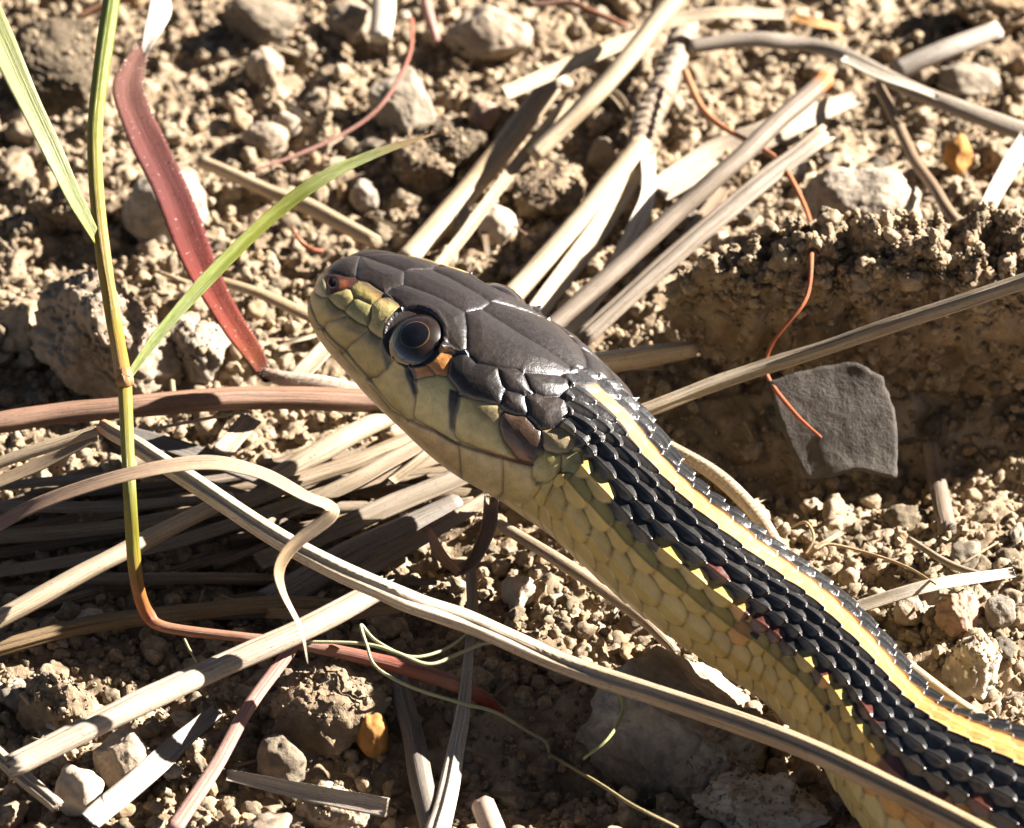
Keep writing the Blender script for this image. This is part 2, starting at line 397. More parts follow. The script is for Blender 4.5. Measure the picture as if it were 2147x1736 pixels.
def crumb_stuff():
    n = 75000
    xy = np.stack([rng.uniform(-6.5, 6.5, n), rng.uniform(-7.0, 9.0, n)], -1)
    dens = fbm(np.stack([xy[:, 0] * 0.9, xy[:, 1] * 0.9, xy[:, 0] * 0], -1), 3)
    keep = rng.uniform(-0.55, 0.5, n) < dens + 0.15
    xy = xy[keep]; n = len(xy)
    r = np.clip(0.008 + rng.exponential(0.017, n), 0, 0.10)
    m_ = 22000
    far = np.column_stack([rng.normal(0, 6.5, m_), rng.normal(1, 8, m_)]); far = far[(np.abs(far[:, 0]) > 6) | (np.abs(far[:, 1] - 1) > 7.6)]
    xy = np.vstack([xy, far]); r = np.concatenate([r, np.clip(0.02 + rng.exponential(.025, len(far)), 0, .12)]); n = len(xy)
    z = ground_full(xy[:, 0], xy[:, 1]) + r * rng.uniform(0.0, 0.7, n)
    P = np.column_stack([xy, z])
    P = np.vstack([P] + [e[0] for e in EXTRA]); r = np.clip(np.concatenate([r] + [e[1] for e in EXTRA]), 0, .11); n = len(P)
    me = bpy.data.meshes.new('soil_crumbs')
    me.vertices.add(n); me.vertices.foreach_set('co', (P * S).astype(np.float32).ravel())
    a = me.attributes.new('rot', 'FLOAT_VECTOR', 'POINT'); a.data.foreach_set('vector', rng.uniform(0, 6.28, (n, 3)).astype(np.float32).ravel())
    sc = (r[:, None] * rng.uniform(0.75, 1.25, (n, 3))).astype(np.float32)
    a = me.attributes.new('siz', 'FLOAT_VECTOR', 'POINT'); a.data.foreach_set('vector', sc.ravel())
    a = me.attributes.new('idx', 'INT', 'POINT'); a.data.foreach_set('value', rng.integers(0, 14, n).astype(np.int32))
    col = bpy.data.collections.new('crumb_shapes')
    for i, m in enumerate(PROTO):
        m.materials.append(M_CRUMB)
        col.objects.link(bpy.data.objects.new('crumb_shape', m))
    g = bpy.data.node_groups.new('scatter_crumbs', 'GeometryNodeTree')
    g.interface.new_socket('Geometry', in_out='INPUT', socket_type='NodeSocketGeometry')
    g.interface.new_socket('Geometry', in_out='OUTPUT', socket_type='NodeSocketGeometry')
    N = g.nodes.new; L = g.links.new
    gi, go = N('NodeGroupInput'), N('NodeGroupOutput')
    ci = N('GeometryNodeCollectionInfo'); ci.inputs[0].default_value = col; ci.inputs[1].default_value = True; ci.inputs[2].default_value = True
    ip = N('GeometryNodeInstanceOnPoints'); ip.inputs['Pick Instance'].default_value = True
    def na(nm, ty):
        x = N('GeometryNodeInputNamedAttribute'); x.data_type = ty; x.inputs[0].default_value = nm; return x.outputs[0]
    L(gi.outputs[0], ip.inputs['Points']); L(ci.outputs[0], ip.inputs['Instance'])
    L(na('idx', 'INT'), ip.inputs['Instance Index']); L(na('siz', 'FLOAT_VECTOR'), ip.inputs['Scale'])
    er = N('FunctionNodeEulerToRotation'); L(na('rot', 'FLOAT_VECTOR'), er.inputs[0]); L(er.outputs[0], ip.inputs['Rotation'])
    L(ip.outputs[0], go.inputs[0])
    o = link('soil_crumbs', me)
    md = o.modifiers.new('scatter', 'NODES'); md.node_group = g
    tag(o, 'fine loose crumbs of dry tan soil covering the ground', 'soil', kind='stuff')
crumb_stuff()

# ------------------------------------------------------------------ straws, stems, leaves and roots
def catmull(P, n):
    P = np.asarray(P, float)
    if len(P) == 2:
        t = np.linspace(0, 1, n)[:, None]; return P[0] * (1 - t) + P[1] * t
    Q = np.vstack([2 * P[0] - P[1], P, 2 * P[-1] - P[-2]])
    u = np.linspace(0, len(P) - 1 - 1e-9, n); i = u.astype(int); t = (u - i)[:, None]
    a, b, c, d = Q[i], Q[i + 1], Q[i + 2], Q[i + 3]
    return 0.5 * (2 * b + (c - a) * t + (2 * a - 5 * b + 4 * c - d) * t ** 2 + (3 * b - a - 3 * c + d) * t ** 3)

def profile(kind):
    if kind == 'tube':
        f = np.linspace(0, 2 * np.pi, 18, endpoint=False); r = 1 + 0.07 * np.cos(6 * f)
        return np.stack([np.sin(f) * r, np.cos(f) * r], -1)
    if kind == 'ribbed':
        f = np.linspace(0, 2 * np.pi, 26, endpoint=False)
        r = 1 + 0.10 * np.cos(8 * f) - 0.25 * np.exp(-((f - 0.35) / 0.22) ** 2) - 0.2 * np.exp(-((f - 5.3) / 0.22) ** 2)
        return np.stack([np.sin(f) * r, np.cos(f) * r * 0.85], -1)
    if kind == 'groove':
        f = np.linspace(0, 2 * np.pi, 26, endpoint=False); d = np.minimum(abs(f - 5.5), abs(f + 2 * np.pi - 5.5))
        r = 1 - 0.5 * np.exp(-(d / 0.2) ** 2)
        return np.stack([np.sin(f) * r, np.cos(f) * r * 0.7], -1)
    if kind == 'channel':
        f = np.linspace(-1.9, 1.9, 12)
        o = np.stack([np.sin(f) / 0.97, -np.cos(f) * 0.75 + 0.1], -1)
        i_ = np.stack([np.sin(f) * 0.8, -np.cos(f) * 0.58 + 0.12], -1)[::-1]
        return np.vstack([o, i_])[::-1]
    if kind == 'blade':
        x = np.linspace(-1, 1, 9); y = -0.16 * np.cos(x * np.pi / 2) + 0.07 * np.abs(x) + 0.02 * np.cos(x * 12)
        t = 0.05 + 0.05 * (1 - np.abs(x))
        return np.vstack([np.stack([x, y + t], -1), np.stack([x[::-1], (y - t)[::-1]], -1)])
    x = np.linspace(-1, 1, 9); y = 0.35 * np.abs(x) - 0.2            # 'fold': a V-folded leaf
    return np.vstack([np.stack([x, y + 0.07], -1), np.stack([x[::-1], (y - 0.09)[::-1]], -1)])

TAN = (0.56, 0.43, 0.27); PALE = (0.63, 0.52, 0.36); WHITE = (0.72, 0.66, 0.56); GREY = (0.40, 0.34, 0.27); BROWN = (0.30, 0.21, 0.13)
DARK = (0.20, 0.15, 0.10); REDB = (0.34, 0.20, 0.13); PINK = (0.52, 0.30, 0.25); RUST = (0.55, 0.20, 0.06)

def sweep_mesh(name, P, w, kind, cols, roll=0.0, mat=None, n=None, tip=(0, 0), seed=0, wob=0.03, jag=0.25, flat=1.0, rings=0.0):
    P = np.asarray(P, float)
    ln = np.linalg.norm(np.diff(P, axis=0), axis=1).sum()
    n = n or int(max(10, min(110, ln / 0.05)))
    C = catmull(P, n)
    r = np.random.default_rng(seed + 1000)
    t = np.linspace(0, 1, n)
    off = r.uniform(0, 50)
    C[:, 0] += wob * perlin(np.stack([t * ln * 1.3 + off, t * 0, t * 0], -1)); C[:, 2] += wob * perlin(np.stack([t * ln * 1.3 + off, t * 0 + 9, t * 0], -1))
    C[:, 1] += wob * perlin(np.stack([t * ln * 1.3 + off, t * 0 + 4, t * 0], -1))
    w = np.atleast_1d(np.asarray(w, float)) * K / 2
    W = np.interp(t, np.linspace(0, 1, len(w)), w) * (1 + 0.12 * perlin(np.stack([t * ln * 2 + off, t * 0 + 2, t * 0], -1)))
    m = max(3, int(0.12 * n))
    if tip[0]: W[:m] *= np.linspace(0.06, 1, m) ** 0.7
    if tip[1]: W[-m:] *= np.linspace(1, 0.06, m) ** 0.7
    T = np.gradient(C, axis=0); T /= np.linalg.norm(T, axis=1)[:, None]
    up = np.array([0, -0.35, 1.0])
    Sd = np.cross(T, up); Sd /= np.linalg.norm(Sd, axis=1)[:, None] + 1e-9
    for i in range(1, n):
        if Sd[i] @ Sd[i - 1] < 0: Sd[i] *= -1
    N = np.cross(Sd, T)
    for q in (Sd, N):
        k_ = np.ones(5) / 5
        for a in range(3): q[:, a] = np.convolve(np.pad(q[:, a], 2, mode='edge'), k_, 'valid')
        q /= np.linalg.norm(q, axis=1)[:, None]
    ro = np.interp(t, np.linspace(0, 1, len(np.atleast_1d(roll))), np.atleast_1d(roll))
    S2 = Sd * np.cos(ro)[:, None] + N * np.sin(ro)[:, None]; N2 = -Sd * np.sin(ro)[:, None] + N * np.cos(ro)[:, None]
    pr = profile(kind); pr = pr * np.array([1, flat]); k = len(pr)
    V = C[:, None] + W[:, None, None] * (pr[None, :, :1] * S2[:, None] + pr[None, :, 1:] * N2[:, None])
    if rings:
        g_ = np.broadcast_to((t * ln)[:, None], (n, k)); a_ = np.broadcast_to(np.arange(k)[None] / k * 6.28, (n, k))
        q_ = np.stack([np.cos(a_) * 1.3, np.sin(a_) * 1.3, g_ * 6], -1)
        dd = rings * (np.abs(np.sin(g_ * 30 + 2.5 * perlin(q_ * .6))) - .5 + 1.3 * fbm(q_ * 1.7, 3))
        V = V + (V - C[:, None]) * dd[..., None]
    if jag:
        for e, sg in ((0, -1), (-1, 1)):
            if not tip[0 if e == 0 else 1]:
                V[e] += T[e] * (sg * r.uniform(-0.2, 1.0, k) * W[e] * jag)[:, None]
    F = grid_faces(n, k)
    V = V.reshape(-1, 3)
    c0, c1 = C[0], C[-1]
    V = np.vstack([V, c0 + T[0] * W[0] * 0.05 if kind not in ('channel',) else V[:k].mean(0), c1 if kind not in ('channel',) else V[-k:].mean(0)])
    j = np.arange(k); j2 = (j + 1) % k
    cap = np.vstack([np.stack([j2, j, np.full(k, n * k), np.full(k, n * k)], -1), np.stack([(n - 1) * k + j, (n - 1) * k + j2, np.full(k, n * k + 1), np.full(k, n * k + 1)], -1)])
    cols = np.atleast_2d(np.asarray(cols, float))
    cc = np.stack([np.interp(t, np.linspace(0, 1, len(cols)), cols[:, a]) for a in range(3)], -1)
    cc = np.vstack([np.repeat(cc, k, 0), cc[0] * 0.8, cc[-1] * 0.8])
    uv = np.vstack([np.stack(np.broadcast_arrays((t * ln)[:, None] + off, (np.arange(k) / k)[None]), -1).reshape(-1, 2), [[off, 0], [off + ln, 0]]])
    me = bpy.data.meshes.new(name)
    faces = [tuple(f) for f in F.tolist()] + [(a, b, c) for a, b, c, _ in cap.tolist()]
    org = np.array([P[:, 0].mean(), P[:, 1].mean(), V[:, 2].min()])
    me.from_pydata(((V - org) * S).tolist(), [], faces)
    me.polygons.foreach_set('use_smooth', np.ones(len(faces), bool))
    l = me.uv_layers.new(name='UVMap'); vi = np.zeros(len(me.loops), np.int32); me.loops.foreach_get('vertex_index', vi)
    l.data.foreach_set('uv', uv[vi].astype(np.float32).ravel())
    ca = me.color_attributes.new('Col', 'FLOAT_COLOR', 'POINT'); ca.data.foreach_set('color', np.column_stack([cc, np.ones(len(cc))]).astype(np.float32).ravel())
    me.materials.append(mat or M_STRAW)
    return me, org, (C, W, T, S2, N2)

_sn = [0]
def pts(L, z0=0.0):
    return [on_ground(x, y, z + z0) for x, y, z in L]

def straw(label, L, w, col=TAN, kind='tube', cat='straw', name='straw', group=None, mat=None, parent=None, **kw):
    _sn[0] += 1
    kw.setdefault('seed', _sn[0])
    me, org, info = sweep_mesh(name, pts(L), w, kind, col, mat=mat, **kw)
    if parent is not None:
        o = link(name, me, parent, org - np.array(parent['org'])); return o, info
    o = link(name, me, None, org)
    tag(o, label, cat, group)
    return o, info

# -- behind the head
straw('long cream stem slanting over the brown straw behind the head', [(1436, -30, 1.1), (1275, 170, .75), (1118, 326, .45)], [42, 40, 34], PALE, 'tube', wob=.015)
straw('thick brown straw with pale patches ending behind the snake\'s head', [(1152, 180, .3), (1010, 365, .2), (852, 545, .15)], [54, 54, 50], [(0.42, 0.33, 0.23), TAN, PALE], 'channel', roll=3.14, wob=.01)  # shade and sunlight painted into the colour along its length
straw('narrow tan straw lying along the thick brown straw', [(1196, 200, .42), (1015, 435, .3), (920, 560, .25)], [26, 26, 24], TAN, 'fold', roll=.3)
straw('pale flat straw running under the long cream stem', [(1060, 196, .5), (1330, 78, .6), (1420, 42, .65), (1510, 28, .7), (1648, 32, .7)], [34, 34, 30, 26, 24], PALE, 'blade', roll=-.3)
tw = straw('rough ringed twig from which three pale straws spread', [(1432, 60, .42), (1398, 160, .35), (1365, 240, .3), (1335, 312, .25)], [56, 58, 60, 50], [(0.42, 0.35, 0.27), (0.36, 0.29, 0.22)], 'tube', 'twig', 'twig', mat=M_BARK, wob=.06, rings=.22, n=110, jag=1.0)
straw('round cream straw, the outermost of three springing from the ringed twig', [(1345, 305, .38), (1210, 470, .35), (1050, 645, .3)], [46, 46, 44], PALE, 'tube', wob=.008)
straw('cream folded straw in the middle of three springing from the ringed twig', [(1352, 318, .36), (1262, 470, .33), (1120, 660, .3)], [44, 48, 44], PALE, 'blade', roll=.25, wob=.008)
straw('thin bowed pale blade springing from the ringed twig', [(1358, 318, .36), (1358, 400, .38), (1330, 480, .36), (1270, 590, .32), (1178, 715, .25)], [32, 34, 36, 36, 26], WHITE, 'blade', roll=.4)
straw('smooth grey-brown stem with a bright orange cut end', [(1732, 165, 1.0), (1560, 320, .8), (1400, 465, .6), (1150, 690, .4)], [38, 38, 38, 36], [(0.7, 0.24, 0.07)] * 2 + [(0.30, 0.245, 0.19)] * 40, 'tube', jag=.05, n=90)
straw('grey-brown stem with frayed pale end beside the orange-cut one', [(1722, 285, .75), (1500, 460, .6), (1225, 705, .4)], [42, 42, 40], [(0.5, 0.42, 0.32)] * 2 + [(0.29, 0.24, 0.185)] * 20, 'ribbed', jag=1.0)
straw('long ribbed straw reaching the snake\'s neck from beyond the dark chip', [(2190, 575, 2.2), (1900, 672, 1.85), (1600, 770, 1.45), (1330, 868, 1.0)], [34, 33, 33, 32], [(0.45, 0.37, 0.27)], 'ribbed', wob=.02, n=100)
straw('blurred grey arched straw curving down behind the orange pebble', [(1445, 98, .45), (1600, 82, .6), (1740, 105, .7), (1900, 182, .65), (2030, 235, .6), (2190, 285, .5)], [34, 36, 36, 36, 40, 46], (0.38, 0.33, 0.27), 'channel', roll=3.0)
straw('thin white straw lying along the arched grey straw', [(1765, 122, .8), (1860, 165, .78), (1965, 205, .7)], [20, 20, 16], WHITE, 'blade')
straw('flat grooved grey-white straw beyond the arched one', [(1880, 148, .5), (1990, 100, .55), (2092, 62, .55)], [48, 46, 44], (0.56, 0.50, 0.44), 'groove', wob=.01)
straw('slender brown straw leaning down toward the jagged soil ridge', [(1840, 180, .55), (1900, 300, .45), (1960, 400, .45), (2030, 500, .6)], [24, 24, 24, 22], BROWN, 'tube')
straw('short white straw stub near the orange pebble', [(2150, 290, .5), (2110, 360, .4), (2065, 445, .3)], [38, 40, 34], WHITE, 'blade', roll=.5)
straw('wide flat speckled beige leaf under the orange-cut stem', [(1380, 400, .15), (1500, 330, .25), (1640, 265, .35), (1800, 205, .35)], [60, 74, 64, 30], (0.50, 0.42, 0.32), 'blade', roll=-.25, cat='leaf', name='dry_leaf')
straw('stubby white flat straw standing against tan soil', [(806, -20, .35), (803, 30, .3), (796, 82, .2)], [52, 54, 50], WHITE, 'groove', jag=.1, wob=0)
straw('short pinkish stem beside the stubby white straw', [(888, -20, .3), (900, 40, .25), (915, 90, .15)], [26, 24, 20], PINK)
straw('tan jointed stem lying between the green leaf and the snout', [(420, 338, .25), (560, 398, .3), (650, 438, .3), (790, 508, .3)], [26, 28, 34, 30], (0.50, 0.39, 0.26), 'tube')
straw('tan straw pointing at the snake\'s chin from the red blade', [(452, 588, .3), (560, 618, .35), (662, 668, .35)], [20, 24, 26], TAN, 'channel', roll=3.1)
straw('short beige flat straw just below the snake\'s chin', [(610, 808, .45), (660, 755, .5), (722, 685, .5)], [44, 44, 42], PALE, 'blade', roll=.2)
straw('pale jointed stub sticking out beyond the snake\'s nape', [(1235, 765, .5), (1340, 752, .6), (1455, 732, .65)], [46, 46, 32], [(0.62, 0.52, 0.40), (0.58, 0.45, 0.31)], 'tube', jag=.1)
straw('dark grass stalk lying under the pale blade behind the head', [(1520, 390, .2), (1420, 520, .2), (1300, 640, .2)], [30, 30, 26], BROWN, 'blade')
straw('thin curved pale husk next to the long cream stem', [(1262, 180, .3), (1300, 205, .35), (1325, 250, .2)], [22, 24, 14], PALE, 'channel', cat='husk', name='husk')
straw('blurred orange leaf scrap beyond the pale flat straw', [(1660, 35, .3), (1710, 48, .32), (1770, 60, .2)], [20, 26, 14], (0.62, 0.34, 0.12), 'blade', cat='leaf scrap', name='leaf_scrap')
straw('dark red-brown blurred stem beyond the pale flat straw', [(1110, 12, .3), (1190, 5, .35), (1240, 25, .35), (1310, 55, .3)], [12, 14, 14, 12], [(0.2, 0.1, 0.06), (0.35, 0.14, 0.07)])
straw('orange-brown stem crossing behind the green grass stem', [(160, 42, .3), (220, 10, .4), (300, -15, .5)], [16, 18, 18], (0.55, 0.27, 0.13))

# -- thatch under and left of the chin
straw('thick red-brown stem running under the snake\'s chin', [(-40, 892, .75), (120, 868, .78), (300, 850, .75), (560, 834, .65), (830, 842, .5)], [40, 42, 44, 46, 44], REDB, 'tube', wob=.01, n=100)
straw('dark grey straw crossing the thatch below the red-brown stem', [(262, 905, .35), (420, 955, .35), (570, 1015, .3)], [34, 46, 40], (0.22, 0.20, 0.18), 'blade', roll=.2)
straw('thin pale fibre just under the red-brown stem', [(318, 900, .55), (420, 880, .55), (520, 862, .5)], [6, 7, 6], PALE)
straw('short square-ended beige straw piece in the thatch', [(462, 950, .45), (530, 880, .45)], [44, 46], (0.56, 0.46, 0.34), 'blade')
straw('rough sunlit tan straw in the thatch, just under the jaw', [(560, 1010, .4), (700, 930, .45), (860, 850, .4)], [40, 44, 40], (0.52, 0.43, 0.31), 'channel', roll=2.9)
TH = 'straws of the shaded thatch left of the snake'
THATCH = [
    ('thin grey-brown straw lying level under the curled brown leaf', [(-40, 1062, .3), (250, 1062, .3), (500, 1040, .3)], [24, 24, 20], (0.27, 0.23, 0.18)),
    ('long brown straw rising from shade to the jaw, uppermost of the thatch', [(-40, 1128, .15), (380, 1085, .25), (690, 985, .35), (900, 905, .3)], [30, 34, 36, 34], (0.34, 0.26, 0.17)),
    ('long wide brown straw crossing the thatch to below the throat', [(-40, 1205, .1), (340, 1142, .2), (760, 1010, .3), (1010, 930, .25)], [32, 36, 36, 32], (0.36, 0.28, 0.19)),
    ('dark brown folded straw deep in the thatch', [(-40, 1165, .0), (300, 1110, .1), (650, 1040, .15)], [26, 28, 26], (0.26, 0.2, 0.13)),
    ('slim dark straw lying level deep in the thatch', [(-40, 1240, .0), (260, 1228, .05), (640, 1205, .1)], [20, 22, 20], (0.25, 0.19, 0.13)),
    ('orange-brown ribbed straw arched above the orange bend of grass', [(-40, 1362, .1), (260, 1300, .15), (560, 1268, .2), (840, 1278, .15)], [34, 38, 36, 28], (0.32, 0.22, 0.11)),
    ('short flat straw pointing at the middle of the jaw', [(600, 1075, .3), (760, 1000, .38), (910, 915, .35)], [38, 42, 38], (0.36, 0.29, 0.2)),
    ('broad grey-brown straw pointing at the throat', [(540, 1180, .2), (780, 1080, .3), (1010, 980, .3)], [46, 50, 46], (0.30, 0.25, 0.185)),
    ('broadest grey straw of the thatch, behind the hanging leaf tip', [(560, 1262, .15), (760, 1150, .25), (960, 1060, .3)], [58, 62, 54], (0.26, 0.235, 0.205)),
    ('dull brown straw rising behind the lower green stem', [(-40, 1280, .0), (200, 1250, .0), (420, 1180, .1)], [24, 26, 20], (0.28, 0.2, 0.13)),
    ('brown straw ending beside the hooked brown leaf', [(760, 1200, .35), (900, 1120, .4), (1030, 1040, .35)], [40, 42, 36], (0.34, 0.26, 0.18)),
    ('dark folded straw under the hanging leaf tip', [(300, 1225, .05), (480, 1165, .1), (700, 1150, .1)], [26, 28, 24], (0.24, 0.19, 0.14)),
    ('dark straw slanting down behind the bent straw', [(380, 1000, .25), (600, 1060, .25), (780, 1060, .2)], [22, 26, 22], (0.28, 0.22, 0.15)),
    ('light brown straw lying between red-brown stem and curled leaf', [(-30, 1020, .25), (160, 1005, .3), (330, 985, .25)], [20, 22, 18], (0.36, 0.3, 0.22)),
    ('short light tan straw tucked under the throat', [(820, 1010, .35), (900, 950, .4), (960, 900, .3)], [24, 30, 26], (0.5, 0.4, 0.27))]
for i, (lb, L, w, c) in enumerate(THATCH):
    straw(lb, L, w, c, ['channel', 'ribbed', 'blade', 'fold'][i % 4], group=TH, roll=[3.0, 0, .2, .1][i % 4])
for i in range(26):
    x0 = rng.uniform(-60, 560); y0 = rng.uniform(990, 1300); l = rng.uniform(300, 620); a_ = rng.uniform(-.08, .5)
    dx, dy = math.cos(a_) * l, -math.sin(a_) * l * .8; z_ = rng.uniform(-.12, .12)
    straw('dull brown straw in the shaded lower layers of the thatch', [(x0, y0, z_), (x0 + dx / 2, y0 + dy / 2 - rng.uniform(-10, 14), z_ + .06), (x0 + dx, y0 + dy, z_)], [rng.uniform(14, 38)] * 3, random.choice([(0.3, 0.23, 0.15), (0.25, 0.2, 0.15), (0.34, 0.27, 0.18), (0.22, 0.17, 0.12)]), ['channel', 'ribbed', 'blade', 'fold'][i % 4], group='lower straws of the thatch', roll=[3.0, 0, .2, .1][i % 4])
straw('pale tan straw slanting up through the thatch to the brown leaf', [(-40, 1318, .5), (150, 1215, .6), (300, 1135, .65), (480, 1045, .6)], [36, 36, 34, 30], [PALE, (0.55, 0.45, 0.33), TAN], 'tube', wob=.015)
sb, _ = straw('long bent straw with orange joint crossing in front of the snake', [(214, 893, 1.4), (250, 912, 1.42), (370, 988, 1.45), (620, 1150, 1.4), (830, 1248, 1.25), (1000, 1312, 1.1), (1240, 1412, 1.0), (1640, 1548, 1.05), (2010, 1722, 1.3), (2130, 1790, 1.35)],
              [30, 36, 38, 42, 46, 46, 44, 46, 44, 40], [(0.62, 0.27, 0.10), (0.62, 0.5, 0.36)] + [(0.68, 0.58, 0.44)] * 3 + [(0.62, 0.5, 0.36), (0.52, 0.40, 0.27), (0.50, 0.37, 0.23), (0.50, 0.37, 0.23)], 'ribbed', wob=.012, n=110)
straw('bleached brown straw running up to the orange joint, upper of two', [(-40, 985, 1.1), (90, 940, 1.25), (212, 897, 1.38)], [22, 26, 20], (0.48, 0.38, 0.26), 'channel', roll=2.8)
straw('wide brown straw running up to the orange joint, lower of two', [(-40, 1030, .9), (90, 970, 1.1), (205, 918, 1.3)], [34, 40, 22], (0.42, 0.32, 0.21), 'blade', roll=.3)
straw('curled brown leaf arching over the green stem and hanging down', [(-40, 1118, 1.65), (90, 1050, 1.90), (270, 995, 2.10), (430, 972, 2.10), (545, 992, 2.05), (640, 1042, 2.00), (690, 1062, 1.95), (688, 1085, 1.90), (620, 1140, 1.75), (586, 1190, 1.65), (592, 1240, 1.55), (630, 1320, 1.35), (646, 1392, 1.20)],
      [34, 34, 36, 46, 44, 30, 30, 30, 26, 22, 18, 16, 12], [(0.45, 0.27, 0.2), (0.42, 0.29, 0.2), (0.46, 0.35, 0.24), (0.6, 0.47, 0.32), (0.60, 0.46, 0.3), (0.6, 0.46, 0.3), (0.48, 0.32, 0.17), (0.55, 0.45, 0.33), (0.5, 0.42, 0.32)], 'blade', roll=[.1, .2, .5, .3, .2, .6, .9], cat='leaf', name='dry_leaf', mat=M_STRAW, tip=(0, 1), n=110)
straw('broad pale split straw with a groove along its length', [(36, 1600, .55), (240, 1500, .65), (440, 1405, .7), (640, 1318, .75), (800, 1232, .75)], [50, 52, 52, 50, 48], [(0.66, 0.56, 0.45), (0.62, 0.53, 0.42), (0.56, 0.47, 0.36)], 'groove', jag=1.2, wob=.012, n=100)
straw('brownish-pink stem leaning from the split straw down to the ground', [(615, 1350, .55), (530, 1470, .45), (450, 1610, .3), (360, 1745, .2)], [26, 28, 30, 34], PINK, 'tube', roll=.3)
straw('whitish upright straw, its top just under the long bent straw', [(985, 1335, .55), (972, 1480, .45), (945, 1620, .35), (915, 1760, .3)], [16, 26, 36, 48], [(0.38, 0.34, 0.3), WHITE, (0.68, 0.62, 0.55)], 'ribbed')
straw('grey shaded straw standing left of the whitish upright straw', [(828, 1395, .3), (868, 1560, .2), (905, 1750, .2)], [36, 46, 48], (0.27, 0.24, 0.21), 'tube')
straw('thin shaded straw leaning against the whitish upright straw', [(985, 1190, .35), (990, 1270, .35), (983, 1340, .35)], [22, 24, 20], (0.33, 0.28, 0.22), 'tube')
straw('tan stem pointing from the jaw to the pale rock under the belly', [(1020, 1085, .25), (1190, 1185, .25), (1330, 1285, .2), (1418, 1365, .15)], [22, 28, 28, 18], (0.55, 0.44, 0.31), 'channel', roll=2.9)
straw('curled brown leaf below the jaw, bent like a hook', [(1032, 1040, .5), (1022, 1110, .5), (990, 1180, .5), (950, 1200, .5)], [30, 30, 26, 20], (0.3, 0.22, 0.16), 'channel', cat='leaf', name='dry_leaf')
straw('pointed orange scrap of leaf inside the hooked brown leaf', [(897, 1105, .6), (918, 1160, .6), (962, 1200, .55)], [12, 26, 18], (0.66, 0.34, 0.17), 'blade', cat='leaf scrap', name='leaf_scrap', tip=(1, 0))
straw('bright white straw pointing away from the snake\'s striped back', [(1782, 1278, .3), (1950, 1228, .35), (2125, 1200, .3)], [30, 30, 24], WHITE, 'blade', wob=.01)
hs, hinfo = straw('hairy tan stem bowed along the far side of the neck', [(1380, 925, .5), (1500, 995, .55), (1590, 1085, .5), (1650, 1180, .35)], [26, 30, 30, 26], (0.58, 0.47, 0.34), 'tube')
straw('smooth tan stem lying alongside the striped back', [(1860, 1365, .3), (2000, 1470, .35), (2190, 1590, .35)], [24, 26, 26], (0.58, 0.47, 0.34), 'tube', wob=.01)
straw('short pale straw under the lower end of the split straw', [(-30, 1560, .3), (40, 1620, .3), (120, 1690, .2)], [30, 32, 30], (0.5, 0.42, 0.33), 'ribbed')
straw('grey weathered straw slanting down in shade beside the white pebble', [(455, 1488, .2), (330, 1600, .2), (190, 1720, .2)], [30, 46, 44], (0.36, 0.34, 0.32), 'blade', roll=.3)
straw('pale flat straw lying beside the pebble with sunlit cap', [(480, 1625, .3), (640, 1660, .3), (808, 1692, .3)], [22, 34, 40], (0.60, 0.51, 0.41), 'blade', roll=-.6)
straw('pale pinkish straw stump beside the whitish upright straw', [(1010, 1690, .3), (1040, 1760, .2)], [46, 50], (0.60, 0.46, 0.38), 'tube')
straw('short brown stick against the tan straw below the jaw', [(560, 1285, .3), (700, 1290, .35), (840, 1278, .35)], [26, 28, 22], (0.40, 0.26, 0.13), 'blade')
straw('brown stick standing by the dark grey chip in shade', [(1950, 930, .2), (1965, 1020, .15), (1985, 1110, .05)], [34, 38, 40], (0.34, 0.27, 0.21), 'tube')
straw('slim shaded straw lying between white straw and dark chip', [(1905, 1130, .15), (1990, 1180, .15), (2070, 1210, .1)], [12, 14, 12], (0.40, 0.33, 0.24))

# -- loose little bits of straw
for i in range(70):
    px, py = rng.uniform(0, FW), rng.uniform(0, FH)
    a = rng.uniform(0, math.pi); l = rng.uniform(30, 110)
    dx, dy = math.cos(a) * l / 2, math.sin(a) * l / 2 * .7
    c = random.choice([TAN, PALE, PALE, GREY, BROWN, TAN])
    straw('tiny loose straw fragment scattered on the soil', [(px - dx, py - dy, .10), (px, py, .13), (px + dx, py + dy, .10)], [rng.uniform(4, 13)] * 2, c, random.choice(['tube', 'blade', 'channel']), cat='straw fragment', name='straw_fragment', group='tiny straw fragments', n=10)

